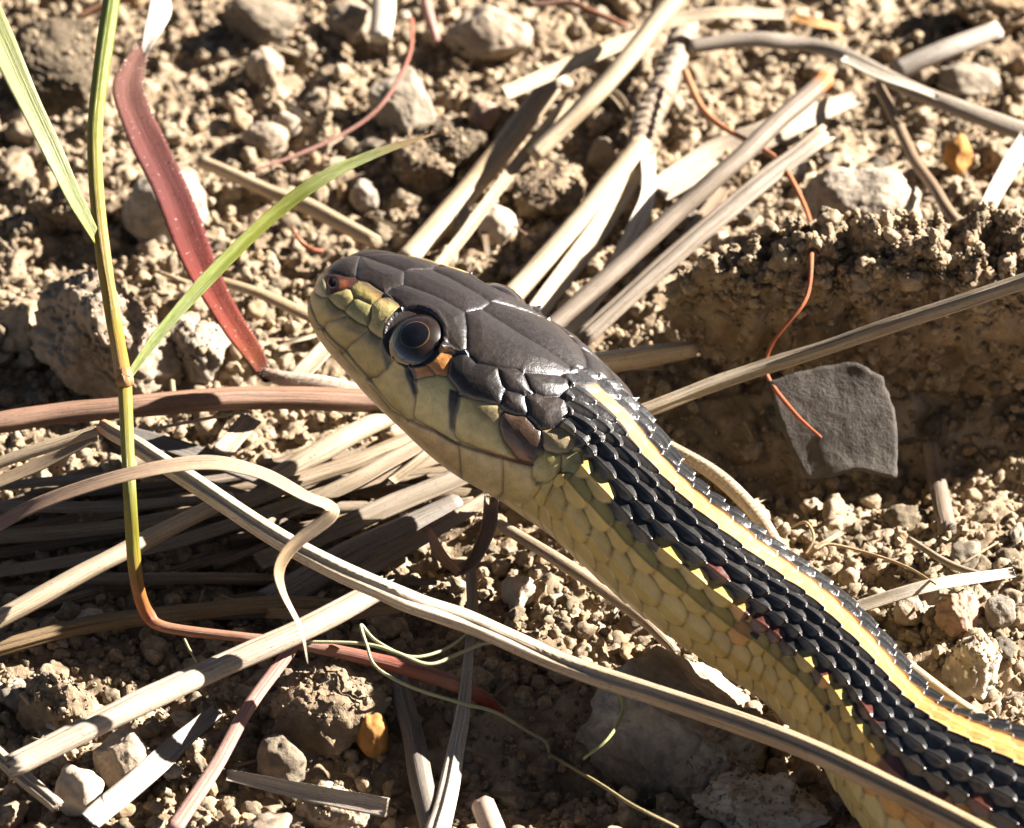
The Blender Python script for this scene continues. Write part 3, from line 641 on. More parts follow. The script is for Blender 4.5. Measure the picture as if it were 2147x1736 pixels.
# -- living grass: green stem with two blades
def thing(name, label, cat, P):
    o = link(name, None, None, P); o['org'] = [float(v) for v in P]; tag(o, label, cat); return o
G1 = (0.22, 0.34, 0.03); G2 = (0.42, 0.42, 0.05); OR = (0.62, 0.20, 0.07); PK = (0.66, 0.36, 0.28); RD = (0.45, 0.09, 0.07)
base = on_ground(1050, 1492, 0)
gs = thing('grass_plant', 'living green grass stem turning orange then pink along the ground', 'grass', base)
straw(None, [(240, -40, 3.1), (205, 200, 2.8), (200, 350, 2.55), (214, 520, 2.3), (240, 680, 2.0), (261, 800, 1.95)], [36, 34, 32, 32, 32, 34], [G1, (0.30, 0.38, 0.03), G2, (0.5, 0.4, 0.08), (0.5, 0.42, 0.06), (0.62, 0.42, 0.14)], 'tube', name='upper_stem', mat=M_LIVE, parent=gs, wob=.01)
straw(None, [(261, 790, 1.93), (270, 1000, 1.65), (279, 1150, 1.2), (289, 1230, .95), (310, 1288, .72), (352, 1316, .65), (520, 1337, .6), (640, 1352, .55), (820, 1392, .45), (950, 1432, .4), (1012, 1462, .3), (1052, 1494, .15)], [30, 28, 28, 28, 26, 20, 18, 22, 28, 30, 28, 12], [(0.5, 0.45, 0.06), (0.36, 0.42, 0.08), (0.42, 0.42, 0.06), (0.6, 0.3, 0.08), OR, (0.68, 0.38, 0.25), PK, (0.66, 0.42, 0.36), (0.5, 0.16, 0.12), (0.66, 0.36, 0.28), RD, RD], 'tube', name='lower_stem', mat=M_LIVE, parent=gs, wob=.006, n=110)
straw(None, [(-60, -50, 3.5), (20, 130, 3.2), (100, 300, 2.85), (160, 425, 2.55), (205, 505, 2.35)], [64, 58, 46, 36, 22], [(0.42, 0.52, 0.25), (0.45, 0.55, 0.28), (0.40, 0.50, 0.2), (0.32, 0.44, 0.08), (0.36, 0.42, 0.06)], 'fold', name='leaf', mat=M_LIVE, parent=gs, wob=.01, roll=.3)
straw(None, [(266, 795, 1.96), (330, 705, 2.02), (430, 590, 2.1), (560, 462, 2.25), (670, 378, 2.4), (780, 325, 2.45), (918, 278, 2.45)], [14, 22, 28, 30, 28, 20, 8], [(0.3, 0.36, 0.1), (0.20, 0.30, 0.03), (0.24, 0.34, 0.03), (0.30, 0.38, 0.03), (0.22, 0.30, 0.03), (0.22, 0.28, 0.06), (0.45, 0.25, 0.12)], 'fold', name='leaf', mat=M_LIVE, parent=gs, wob=.006, roll=-.35, tip=(0, 1))
straw(None, [(258, 775, 2.0), (262, 800, 1.94), (263, 806, 1.92)], [34, 40, 33], [(0.66, 0.42, 0.2)], 'tube', name='joint', mat=M_LIVE, parent=gs, wob=0, n=8, jag=0)

# -- red grass blade with white tip and hairy sheath
def hairs(parent, info, n, length, seed, lo=0.0, hi=1.0, side=None):
    C, W, T, S2, N2 = info
    r = np.random.default_rng(seed); V = []; F = []
    org = np.array(parent['org']) if 'org' in parent else None
    for i in range(n):
        k = int(r.uniform(lo, hi) * (len(C) - 1)); a = r.uniform(-1.2, 1.2) if side is None else r.normal(side, .35)
        d = S2[k] * math.sin(a) + N2[k] * math.cos(a)
        p = C[k] + d * W[k] * (0.9 if side is None else 0.93) - (N2[k] * W[k] * 0.1 if side else 0)
        q = p + (d * r.uniform(.5, 1) + T[k] * r.uniform(-.5, .2) + r.normal(0, .25, 3)) * length * r.uniform(.4, 1)
        b = T[k] * 0.0022
        j = len(V); V += [p - b, p + b, (p + q) / 2 + b * .6 + N2[k] * .004, q]; F += [(j, j + 1, j + 2), (j, j + 2, j + 3)]
    me = bpy.data.meshes.new('hairs'); me.from_pydata(((np.array(V) - org) * S).tolist(), [], F); me.materials.append(M_HAIR)
    o = link('hairs', me, parent); o['kind'] = 'stuff'
rb = thing('red_grass_blade', 'red hairy grass blade with twisted white tip and pale sheath', 'grass', on_ground(790, 838, 0.3))
_, bi = straw(None, [(300, 95, 1.75), (268, 185, 1.65), (300, 285, 1.5), (360, 410, 1.25), (420, 560, .95), (482, 675, .75), (530, 745, .65), (560, 800, .6)], [26, 72, 82, 80, 72, 60, 52, 24], [(0.42, 0.25, 0.19), (0.36, 0.19, 0.15), (0.36, 0.15, 0.13), (0.34, 0.12, 0.11), (0.45, 0.11, 0.085), (0.52, 0.13, 0.08), (0.48, 0.14, 0.06), (0.2, 0.09, 0.06)], 'fold', name='blade', mat=M_RED, parent=rb, wob=.012, roll=[.5, .35, .3, .4], jag=0)
straw(None, [(332, -40, 1.95), (336, 20, 1.85), (318, 70, 1.8), (300, 115, 1.72)], [24, 50, 38, 16], [(0.80, 0.74, 0.64)], 'blade', name='white_tip', mat=M_STRAW, parent=rb, wob=0, roll=[.3, .1, -.4], jag=0)
_, si = straw(None, [(552, 782, .62), (600, 795, .62), (680, 806, .6), (800, 836, .5)], [24, 30, 34, 34], [(0.45, 0.30, 0.22), (0.62, 0.52, 0.42), (0.64, 0.54, 0.44)], 'tube', name='sheath', parent=rb, wob=0)
hairs(rb, bi, 420, 0.05, 3, side=-1.45); hairs(rb, bi, 260, 0.05, 4); hairs(rb, si, 200, 0.04, 5)
hs['org'] = [float(v / S) for v in hs.location]
hairs(hs, hinfo, 700, 0.035, 6)

# -- rootlets and threads
RC = [(0.55, 0.26, 0.12), (0.55, 0.17, 0.06), (0.5, 0.13, 0.05)]
straw('long orange-red rootlet winding from the twig down across the dark chip', [(1436, 150, .55), (1470, 228, .6), (1540, 278, .65), (1612, 322, .62), (1650, 362, .6), (1690, 445, .62), (1702, 520, 1.75), (1692, 620, 1.75), (1640, 690, 1.55), (1608, 745, 1.3), (1612, 795, 1.15), (1660, 862, 1.0), (1722, 918, .85)], [16, 15, 11, 11, 12, 10, 11, 9, 6, 6, 9, 9, 5], RC, cat='rootlet', name='rootlet', mat=M_ROOT, n=110)
straw('red-brown rootlet curving over the pale angular stone', [(862, 40, .55), (856, 120, .5), (805, 215, .45), (735, 272, .4), (640, 318, .35), (530, 358, .3)], [9, 9, 9, 8, 9, 6], [(0.5, 0.15, 0.08), (0.34, 0.14, 0.1), (0.4, 0.2, 0.15), (0.45, 0.22, 0.17)], cat='rootlet', name='rootlet', mat=M_ROOT, n=70)
straw('short red curl just beyond the snake\'s snout', [(612, 478, .4), (628, 505, .45), (650, 520, .5), (676, 524, .5)], [5, 8, 10, 8], [(0.45, 0.14, 0.06)], cat='rootlet', name='rootlet', mat=M_ROOT)
TH2 = (0.62, 0.62, 0.36)
straw('pale thread looping over the pink stem down to dark soil', [(985, 1325, .55), (930, 1362, .6), (860, 1378, .62), (790, 1345, .66), (756, 1310, .7), (768, 1352, .68), (790, 1398, .65), (860, 1440, .6), (960, 1474, .55), (1040, 1495, .45), (1100, 1530, .3), (1140, 1555, .2), (1152, 1592, .15)], [5, 6, 7, 6, 7, 7, 6, 6, 7, 7, 6, 6, 6], TH2, cat='rootlet', name='rootlet', mat=M_ROOT, n=110)
straw('pale thread crossing over the pink stem to the long bent straw', [(625, 1345, .62), (760, 1350, .66), (830, 1366, .66), (900, 1392, .62), (960, 1372, .6), (1010, 1352, .6), (1060, 1345, .6)], [6, 7, 7, 7, 7, 6, 5], TH2, cat='rootlet', name='rootlet', mat=M_ROOT, n=80)
straw('pale green thread bowed over the broad grey rock', [(1298, 1448, .75), (1306, 1490, .7), (1275, 1545, .6), (1220, 1592, .45)], [7, 8, 6, 5], (0.55, 0.58, 0.22), cat='rootlet', name='rootlet', mat=M_ROOT)
straw('olive-brown thread trailing over the soil beside the pale rocks', [(1150, 1580, .3), (1250, 1640, .3), (1330, 1690, .3), (1420, 1735, .25)], [6, 7, 7, 6], (0.4, 0.33, 0.16), cat='rootlet', name='rootlet', mat=M_ROOT)
straw('short pale green thread hanging below the orange bend of grass', [(388, 1340, .5), (398, 1362, .5), (412, 1388, .45)], [5, 5, 4], TH2, cat='rootlet', name='rootlet', mat=M_ROOT)
straw('curly tan rootlet tangled beside the neck, trailing to the white straw', [(1660, 1105, .35), (1690, 1098, .42), (1706, 1128, .38), (1690, 1160, .3), (1710, 1150, .35), (1740, 1140, .35), (1820, 1160, .3), (1900, 1190, .28), (1960, 1225, .4)], [5, 6, 6, 5, 6, 6, 6, 6, 4], (0.55, 0.40, 0.22), cat='rootlet', name='rootlet', mat=M_ROOT, n=100)

# -- dark chip of bark leaning on the clod
def chip():
    poly = [(1606, 800), (1690, 775), (1790, 757), (1850, 790), (1872, 850), (1882, 910), (1880, 1002), (1790, 984), (1740, 1000), (1690, 1002), (1655, 940)]
    pz = lambda y: 0.28 + (1000 - y) / 240 * 0.66
    n = 40; V = []; 
    Q = np.array(poly, float); cen = Q.mean(0)
    closed = np.vstack([Q, Q[:1]]); seg = np.linalg.norm(np.diff(closed, axis=0), axis=1); cs = np.concatenate([[0], np.cumsum(seg)])
    u = np.linspace(0, cs[-1], 96, endpoint=False)
    ring = np.stack([np.interp(u, cs, closed[:, a]) for a in (0, 1)], -1)
    ring += 5 * np.stack([perlin(np.column_stack([ring * .05, u * 0])), perlin(np.column_stack([ring * .05, u * 0 + 7]))], -1)
    rs = np.linspace(1, 0.02, 14)
    front = np.array([[at(*(cen + (p - cen) * r), pz((cen + (p - cen) * r)[1])) for p in ring] for r in rs])
    nrm = np.cross(front[0, 30] - front[0, 0], front[0, 60] - front[0, 0]); nrm /= np.linalg.norm(nrm)
    if nrm @ FWD > 0: nrm = -nrm
    front += nrm * (0.03 * fbm(front * 2.5, 3))[..., None]
    back = front[:1] - nrm * 0.13
    allv = np.vstack([back.reshape(-1, 3), front.reshape(-1, 3)])
    F = grid_faces(15, 96)
    org = np.array([allv[:, 0].mean(), allv[:, 1].mean(), allv[:, 2].min()])
    t = (np.array([fbm(allv * 3, 3)]).T * .25 + .5)
    cols = np.array([0.115, 0.10, 0.088]) * (0.75 + t * .6); cols[:96 * 2] = (0.16, 0.09, 0.055)
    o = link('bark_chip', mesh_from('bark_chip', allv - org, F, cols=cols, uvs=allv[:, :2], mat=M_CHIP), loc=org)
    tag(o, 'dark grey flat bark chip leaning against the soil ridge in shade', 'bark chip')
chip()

# ------------------------------------------------------------------ snake
def build_snake():
    st = [  # upper silhouette, lower silhouette, height of axis, height/width ratio, squareness, roll
        ((690, 552), (680, 590), 1.72, .70, 2.1, 2), ((706, 532), (682, 632), 1.71, .70, 2.1, 2), ((742, 510), (698, 690), 1.69, .68, 2.3, 2), ((808, 512), (730, 752), 1.66, .68, 2.4, 2),
        ((880, 529), (790, 818), 1.61, .70, 2.5, 2), ((960, 557), (855, 886), 1.55, .70, 2.5, 2), ((1040, 602), (918, 948), 1.48, .70, 2.5, 2),
        ((1122, 657), (988, 1012), 1.40, .72, 2.4, 2), ((1203, 725), (1066, 1064), 1.31, .76, 2.3, 4), ((1275, 806), (1130, 1108), 1.22, .82, 2.2, 6),
        ((1335, 880), (1190, 1152), 1.14, .88, 2.1, 8), ((1390, 952), (1247, 1205), 1.11, .92, 2.05, 9), ((1450, 1013), (1303, 1255), 1.06, .95, 2, 9),
        ((1525, 1073), (1370, 1310), 1.00, .97, 2, 9), ((1610, 1138), (1440, 1362), .90, .97, 2, 9), ((1690, 1198), (1515, 1412), .80, .97, 2, 9),
        ((1770, 1262), (1595, 1466), .72, .97, 2, 8), ((1845, 1340), (1660, 1530), .66, .95, 2, 8), ((1925, 1434), (1722, 1600), .61, .95, 2, 8),
        ((2005, 1502), (1775, 1690), .58, .95, 2, 8), ((2105, 1550), (1838, 1772), .57, .95, 2, 8), ((2230, 1592), (1940, 1850), .56, .95, 2, 8),
        ((2380, 1640), (2090, 1940), .56, .95, 2, 8), ((2560, 1690), (2290, 2010), .56, .95, 2, 6), ((2780, 1740), (2540, 2070), .56, .95, 2, 4)]
    cen, half = [], []
    for U, L, z, *_ in st:
        m = (np.array(U) + np.array(L)) / 2
        cen.append(at(m[0], m[1], z)); half.append(np.hypot(U[0] - L[0], U[1] - L[1]) / 2 * K)
    par = np.array([[z, r, n, ro] for _, _, z, r, n, ro in st])
    cen = np.array(cen); half = np.array(half) * 0.985
    dist = np.linalg.norm(cen - CAM, axis=1) / DIST; half *= dist
    # body goes on outside the frame, along the ground, to a thin tail
    a = cen[-1] - cen[-2]; a[2] = 0; a /= np.linalg.norm(a); ang = math.atan2(a[1], a[0]); p = cen[-1].copy(); ext, eh = [], []
    for i in range(16):
        ang += 0.16 * math.cos(i * .45) + .05; p = p + np.array([math.cos(ang), math.sin(ang), 0]) * 2.2
        h = max(.05, half[-1] * (1 - (i + 1) / 16.5) ** .8); q = p.copy(); q[2] = h + 0.03; ext.append(q); eh.append(h)
    nin = len(cen)
    cen = np.vstack([cen, ext]); half = np.concatenate([half, eh]); par = np.vstack([par, np.tile(par[-1], (16, 1))])
    kk = np.arange(len(cen))
    fine = catmull(np.column_stack([cen, half, par]), 4000)
    sl = np.concatenate([[0], np.cumsum(np.linalg.norm(np.diff(fine[:, :3], axis=0), axis=1))])
    s_in = np.interp((nin - 3) / (len(cen) - 1), np.linspace(0, 1, 4000), sl); s_end = sl[-1]
    tip = 0.11
    head_end = 3.0
    ss = np.concatenate([np.linspace(0, 1, 26)[1:] ** 2 * 0.06, np.arange(0.066, head_end, 0.0068), np.arange(head_end, s_in, 0.0088), np.linspace(s_in, s_end, 140)])
    Q = np.stack([np.interp(ss, sl, fine[:, a]) for a in range(fine.shape[1])], -1)
    C = Q[:, :3]; hf = Q[:, 3]; rho, nn, ro = Q[:, 5], Q[:, 6], np.radians(Q[:, 7])
    T = np.stack([np.interp(ss, sl, np.gradient(fine[:, a], sl)) for a in range(3)], -1)
    k_ = np.ones(41) / 41
    Tn = T.copy(); T /= np.linalg.norm(T, axis=1)[:, None]
    f = -T                                                   # towards the snout
    up = np.array([0, 0, 1.0]) - f * f[:, 2:3]; up /= np.linalg.norm(up, axis=1)[:, None]
    lf = np.cross(up, f)                                     # the snake's left, the flank in view
    ax0 = np.stack([T @ RGT, T @ UPV], -1); ax0 /= np.linalg.norm(ax0, axis=1)[:, None]; p0 = np.stack([-ax0[:, 1], ax0[:, 0]], -1)
    uP = (up @ RGT) * p0[:, 0] + (up @ UPV) * p0[:, 1]; lP = (lf @ RGT) * p0[:, 0] + (lf @ UPV) * p0[:, 1]
    want = np.interp(ss, [0, 1.0, 2.0, 2.5, 3.2, 4.2, 6], [.68, .70, .74, .82, .85, .81, .79])
    th_ = np.radians(np.arange(0, 50, .5))[None]
    un = uP[:, None] * np.cos(th_) - lP[:, None] * np.sin(th_); ln_ = lP[:, None] * np.cos(th_) + uP[:, None] * np.sin(th_)
    fr = rho[:, None] * np.abs(un) / np.sqrt(ln_ ** 2 + (rho[:, None] * un) ** 2)
    ro = np.arange(0, 50, .5)[np.argmin(np.abs(fr - want[:, None]), 1)]
    ro = np.convolve(np.pad(ro, 60, mode='edge'), np.ones(121) / 121, 'valid'); print('roll', ro[::150].round(1))
    ro = np.radians(ro)
    up2 = up * np.cos(ro)[:, None] - lf * np.sin(ro)[:, None]; lf2 = lf * np.cos(ro)[:, None] + up * np.sin(ro)[:, None]
    up, lf = up2, lf2
    # half width that gives the silhouette width seen from the front
    ax2 = np.stack([T @ RGT, T @ UPV], -1); ax2 /= np.linalg.norm(ax2, axis=1)[:, None]; pe = np.stack([-ax2[:, 1], ax2[:, 0]], -1)
    cl = np.abs((lf @ RGT) * pe[:, 0] + (lf @ UPV) * pe[:, 1]); cu = np.abs((up @ RGT) * pe[:, 0] + (up @ UPV) * pe[:, 1])
    A = hf / np.sqrt(cl ** 2 + (rho * cu) ** 2)
    A *= 1 - 0.07 * np.clip((nn - 2) / .5, 0, 1)
    rounded = np.where(ss < 0.25, np.sqrt(np.clip(1 - (1 - ss / 0.25) ** 2, 0, 1)), 1); A *= rounded
    B = A * rho
    ph = np.radians(np.concatenate([np.arange(-180, -75, 3.0), np.arange(-75, 0, 0.9), np.arange(0, 128, 0.62), np.arange(128, 180, 2.0)]))
    # symmetric evaluation: every angle is worked out for |angle| on the left side
    NS, NP = len(ss), len(ph)
    def surf(phi):
        c, s = np.cos(phi)[None], np.sin(phi)[None]
        e = (2 / nn)[:, None]
        x = np.sign(s) * np.abs(s) ** e * A[:, None]; y = np.sign(c) * np.abs(c) ** e * B[:, None]
        return C[:, None] + x[..., None] * lf[:, None] + y[..., None] * up[:, None]
    P = surf(ph)
    def normals(G):
        ds = np.gradient(G, axis=0); dp = np.roll(G, -1, 1) - np.roll(G, 1, 1)
        n = np.cross(ds, dp); n /= np.linalg.norm(n, axis=2)[..., None] + 1e-12
        if (n[NS // 2] * (G[NS // 2] - C[NS // 2][None])).sum() < 0: n = -n
        return n
    Nn = normals(P)
    aph = np.abs(ph)
    PL = surf(aph)                                            # left-side twin of every vertex
    pix = project(PL.reshape(-1, 3)).reshape(NS, NP, 2)
    NL = normals(surf(ph)); 
    jm = np.array([np.argmin(np.abs(ph - a)) for a in aph]); NL = NL[:, jm]
    facing = -(NL @ FWD)
    deg = np.degrees(aph)
    # ---- body scales: staggered overlapping rows
    vv = np.where(deg < 45, deg / 45 * 4.0, 4.0 + 4.0 * np.log(1 + np.maximum(deg - 45, 0) / (11.25 * 4.0)))
    sgn = np.sign(ph); sgn[sgn == 0] = 1
    Lp = 0.205
    Ls = np.where(ss < 4.0, 1, 1)
    sc_s = ss / Lp
    H = np.full((NS, NP), -1.0); rowid = np.zeros((NS, NP), int); colid = np.zeros((NS, NP), int); loca = np.zeros((NS, NP)); locb = np.zeros((NS, NP))
    j0 = np.round(vv).astype(int)
    tent = np.interp(deg, [0, 40, 60, 90, 125], [.014, .040, .034, .020, .008]); lift = np.interp(deg, [0, 10, 40, 60, 90, 125], [.010, .018, .026, .030, .026, .016])
    for dj in (-1, 0, 1):
        j = j0 + dj
        b = vv - j
        offs = np.where(j % 2 == 0, 0.0, 0.5)
        for dk in (-1, 0, 1):
            kcol = np.round(sc_s[:, None] - offs[None]) + dk
            a_ = sc_s[:, None] - offs[None] - kcol
            x = (a_ + 0.1) / 0.74
            Bw = 0.66 * np.sqrt(np.clip(1 - np.abs(x) ** 2.4, 0, 1))
            ins = (np.abs(b)[None] < Bw) & (np.abs(x) < 1) & (j <= 9)[None]
            rr = np.abs(b)[None] / np.maximum(Bw, 1e-4)
            h = lift[None] * (a_ + 0.84) / 1.4 + tent[None] * (1 - rr ** 1.12) * np.clip((a_ + .9), 0, 1) + 0.3 * tent[None] * np.exp(-(b[None] / 0.09) ** 2) - 0.006 * np.clip((rr - .8) / .2, 0, 1) ** 2
            up_ = ins & (h > H)
            H = np.where(up_, h, H); rowid = np.where(up_, j[None], rowid); colid = np.where(up_, kcol.astype(int), colid); loca = np.where(up_, a_, loca); locb = np.where(up_, np.minimum(rr, 1), locb)
    gap = H < -0.5
    H = np.where(gap, 0.0, H)
    vent = np.broadcast_to(deg > 126, (NS, NP))
    vb = (ss / 0.2) % 1
    H = np.where(vent, (0.012 * vb)[:, None], H)
    # colours
    rs = lambda r_, c_, k: ((np.sin(r_ * 12.9898 + c_ * 78.233 + k * 37.7) * 43758.5453) % 1)
    R1 = rs(rowid, colid, 1.0); R2 = rs(rowid, colid, 2.0)
    black = np.array([0.0075, 0.0064, 0.0052]); yel = np.array([0.36, 0.255, 0.06]); yel2 = np.array([0.46, 0.35, 0.11]); red = np.array([0.10, 0.022, 0.01]); ora = np.array([0.43, 0.205, 0.05]); cream = np.array([0.58, 0.46, 0.24])
    colr = np.empty((NS, NP, 3)); colr[:] = black
    colr *= (0.7 + 0.8 * R1)[..., None]
    lim = 4.8 + 0.3 * np.sin(ss * 4.1)[:, None] + 0.8 * (R2 - .5) - 0.5 * np.clip((ss[:, None] - 3.2) / -1.0, 0, 1)
    isy = rowid > lim
    ymix = (yel[None, None] * (1 - R1[..., None]) + yel2[None, None] * R1[..., None])
    yfade = np.clip((deg[None] - 85) / 40, 0, 1)[..., None]
    ymix = ymix * (1 - yfade) + (ymix * .5 + cream * .5) * yfade
    colr = np.where(isy[..., None], ymix, colr)
    bord = (np.abs(rowid - lim) < 1.0) & (R2 > .68) & (ss[:, None] > 3.2)
    colr = np.where((bord & ~isy)[..., None], red * .6 + black * .4, colr)
    colr = np.where((bord & isy)[..., None], np.array([0.44, 0.23, 0.06]), colr)
    darkspot = isy & (rowid <= 7) & (R1 < .05) & (ss[:, None] > 3.6)
    # skin in the grooves
    edge = np.clip((locb - .80) / .18, 0, 1) * np.clip((0.35 - loca) / .3, 0, 1) 
    skin = np.where(isy[..., None], np.array([0.10, 0.06, 0.018]), np.array([0.03, 0.012, 0.008]))
    low = np.clip((-0.28 - loca) / .14, 0, 1) * .75
    ge = np.maximum(edge, low)[..., None] * np.where(isy, .95, .8)[..., None]
    colr = colr * (1 - ge) + skin * ge
    # a few black flecks in the yellow flank between scales
    fl = fbm(np.stack([np.broadcast_to(ss[:, None] * 2.2, (NS, NP)), np.broadcast_to(vv[None] * .8, (NS, NP)), np.zeros((NS, NP))], -1), 2)
    blk = (isy & (fl > .33) & (rowid < 7) & ((locb > .6) | (loca < -.1)) & (ss[:, None] > 3.3))[..., None]
    colr = np.where(blk, np.array([0.03, 0.025, 0.015]), colr)
    taper = np.interp(ss, [2.3, 2.6, 3.1, 4], [.45, .62, .8, 1])
    stripe = np.clip((0.98 * taper[:, None] - vv[None]) / .12, 0, 1) * np.clip((ss[:, None] - 2.3) / .1, 0, 1)
    so = ora[None, None] * (0.8 + .4 * R1[..., None]) * (1 - .5 * np.clip((locb - .8) / .2, 0, 1)[..., None])
    colr = colr * (1 - stripe[..., None]) + so * stripe[..., None]
    H = H * (1 - .25 * stripe)
    colr = np.where(vent[..., None], cream, colr)
    gloss = np.where(isy, .42, .36) + .2 * stripe
    # ---- head shields, read from the photograph and wrapped on the head
    z4 = lambda L: [((700 + .2592 * x) * FW / 2500, (560 + .2592 * y) * FW / 2500) for x, y in L]
    zc = lambda L: [((820 + .4032 * x) * FW / 2500, (660 + .4032 * y) * FW / 2500) for x, y in L]
    hb = (0.0135, 0.0083, 0.0055); hd = (0.009, 0.0058, 0.004); ol = (0.30, 0.235, 0.08); py_ = (0.42, 0.34, 0.14); be = (0.44, 0.33, 0.18); oa = (0.42, 0.18, 0.05); br = (0.055, 0.028, 0.013)
    SH = [  # polygon, front colour, upper-back colour, height
        (z4([(120, 330), (230, 230), (265, 330), (245, 560), (200, 610), (100, 560)]), be, .02),
        (z4([(290, 330), (300, 230), (400, 140), (470, 80), (800, 100), (700, 240), (660, 380), (560, 440), (380, 400)]), hb, .02),
        (z4([(700, 240), (800, 100), (1250, 180), (1230, 290), (1105, 370), (1105, 510), (1000, 560), (760, 480), (660, 380)]), hb, .022),
        (z4([(1110, 380), (1230, 290), (1400, 180), (1800, 350), (2000, 560), (1830, 760), (1660, 770), (1400, 630), (1240, 570), (1105, 520)]), hb, .02),
        (z4([(1000, 570), (1110, 540), (1250, 580), (1420, 650), (1660, 790), (1690, 960), (1650, 1090), (1540, 1000), (1440, 870), (1330, 790), (1150, 720)]), (0.015, .0098, .0066), .026),
        (z4([(255, 400), (355, 430), (385, 610), (330, 640), (250, 560)]), (0.40, .34, .18), .012),
        (z4([(355, 430), (480, 420), (610, 480), (590, 550), (430, 610), (390, 600)]), (0.06, .022, .014), .006),
        (z4([(420, 620), (560, 560), (625, 640), (560, 740), (500, 740)]), py_, .016),
        (z4([(630, 560), (760, 530), (870, 640), (800, 710), (650, 640)]), ol, .014),
        (z4([(580, 740), (670, 660), (800, 720), (795, 850), (760, 900), (680, 880), (575, 790)]), (0.30, .27, .11), .018),
        (z4([(810, 720), (880, 670), (1010, 740), (930, 850), (920, 1010), (880, 1020), (780, 930)]), py_, .018),
        (z4([(205, 590), (330, 640), (400, 700), (570, 815), (400, 870), (300, 885), (200, 740)]), ol, .016),
        (z4([(400, 880), (575, 820), (770, 940), (620, 1070), (560, 1130), (420, 1000)]), ol, .018),
        (z4([(570, 1140), (780, 970), (910, 1040), (960, 1310), (860, 1400), (700, 1290)]), ol, .018),
        (zc([(240, 660), (330, 580), (405, 590), (490, 750), (470, 900), (440, 930), (330, 800)]), py_, .018),
        (zc([(490, 680), (560, 640), (670, 650), (735, 740), (690, 960), (730, 1040), (600, 960), (480, 880)]), (0.46, .41, .19), .018),
        (zc([(755, 770), (850, 800), (1000, 850), (985, 950), (1010, 1040), (1080, 1140), (900, 1090), (740, 1000), (720, 900)]), (0.44, .38, .17), .018),
        (zc([(1000, 870), (1100, 880), (1200, 940), (1250, 1020), (1240, 1100), (1190, 1170), (1110, 1140), (1020, 1040), (990, 950)]), br, .03),
        (zc([(490, 605), (560, 590), (600, 640), (500, 645)]), oa, .01),
        (zc([(555, 565), (690, 530), (670, 645), (610, 620)]), oa, .012),
        (zc([(690, 540), (850, 575), (970, 600), (1010, 740), (990, 790), (860, 775), (760, 745), (690, 660)]), hd, .028),
        (zc([(800, 390), (790, 270), (880, 245), (960, 180), (1150, 200), (1320, 380), (1420, 500), (1370, 600), (1310, 630), (1150, 620), (1000, 590), (860, 560), (830, 480)]), (0.015, .0098, .0066), .026),
        (zc([(990, 600), (1100, 610), (1160, 700), (1180, 750), (1090, 730), (1015, 690)]), (0.016, .0105, .0075), .03),
        (zc([(1150, 630), (1310, 640), (1360, 700), (1330, 750), (1260, 760), (1180, 720)]), (0.016, .011, .008), .03),
        (zc([(1020, 750), (1110, 760), (1160, 860), (1090, 880), (1020, 830)]), (0.016, .0105, .0075), .03),
        (zc([(1165, 760), (1330, 790), (1370, 870), (1300, 960), (1220, 950), (1170, 870)]), (0.022, .0145, .0105), .034),
        (zc([(1260, 980), (1320, 960), (1420, 1030), (1410, 1100), (1340, 1110), (1265, 1060)]), (0.22, .17, .09), .03),
        (zc([(1190, 1190), (1230, 1120), (1360, 1115), (1360, 1210), (1270, 1260), (1185, 1250)]), (0.33, .28, .10), .022),
        (zc([(1370, 1115), (1480, 1110), (1500, 1190), (1450, 1230), (1370, 1220)]), (0.34, .29, .12), .024),
        (zc([(-200, 300), (-40, 480), (130, 680), (330, 870), (470, 910), (600, 980), (740, 1060), (760, 1250), (540, 1050), (330, 900), (180, 760), (-100, 520)]), be, .012),
        (zc([(750, 1060), (900, 1105), (1010, 1150), (1010, 1340), (900, 1340), (760, 1240)]), (0.48, .38, .2), .014),
        (zc([(1015, 1150), (1100, 1165), (1185, 1200), (1190, 1260), (1150, 1380), (1015, 1350)]), (0.44, .35, .15), .014)]
    mask = (np.broadcast_to((ss < 3.3)[:, None], (NS, NP))) & (facing > -0.02) & (deg < 140)[None]
    idx = np.nonzero(mask.ravel())[0]
    X = pix.reshape(-1, 2)[idx]
    X = X + 2.2 * np.stack([perlin(np.column_stack([X * .04, X[:, 0] * 0])), perlin(np.column_stack([X * .04, X[:, 0] * 0 + 5]))], -1)
    d1 = np.full(len(idx), -1e9); d2 = d1.copy(); own = np.zeros(len(idx), int)
    def sdist(X, poly):
        q = np.array(poly); n = len(q); dm = np.full(len(X), 1e9); ins = np.zeros(len(X), bool)
        for i in range(n):
            a, b = q[i], q[(i + 1) % n]; ab = b - a
            t = np.clip(((X - a) @ ab) / (ab @ ab), 0, 1); dd = np.hypot(*(X - a - t[:, None] * ab).T); dm = np.minimum(dm, dd)
            c = ((a[1] > X[:, 1]) != (b[1] > X[:, 1])) & (X[:, 0] < (b[0] - a[0]) * (X[:, 1] - a[1]) / (b[1] - a[1] + 1e-9) + a[0]); ins ^= c
        return np.where(ins, dm, -dm)
    for k, (poly, c, h) in enumerate(SH):
        d = sdist(X, poly); b = d > d1
        d2 = np.where(b, d1, np.maximum(d2, d)); own = np.where(b, k, own); d1 = np.where(b, d, d1)
    lim_ = np.broadcast_to(np.interp(ss, [0, 2.3, 2.75, 3.0], [18., 18., 11., 4.])[:, None], (NS, NP)).ravel()[idx]
    use = d1 > -lim_
    gapd = np.clip((d1 - d2) / 2, 0, None); gapd = np.where(d1 < 0, np.minimum(gapd, np.maximum(d1 + lim_, 0)), gapd)
    midpx = (np.broadcast_to(np.radians(deg)[None] * A[:, None], (NS, NP)).ravel()[idx]) / K
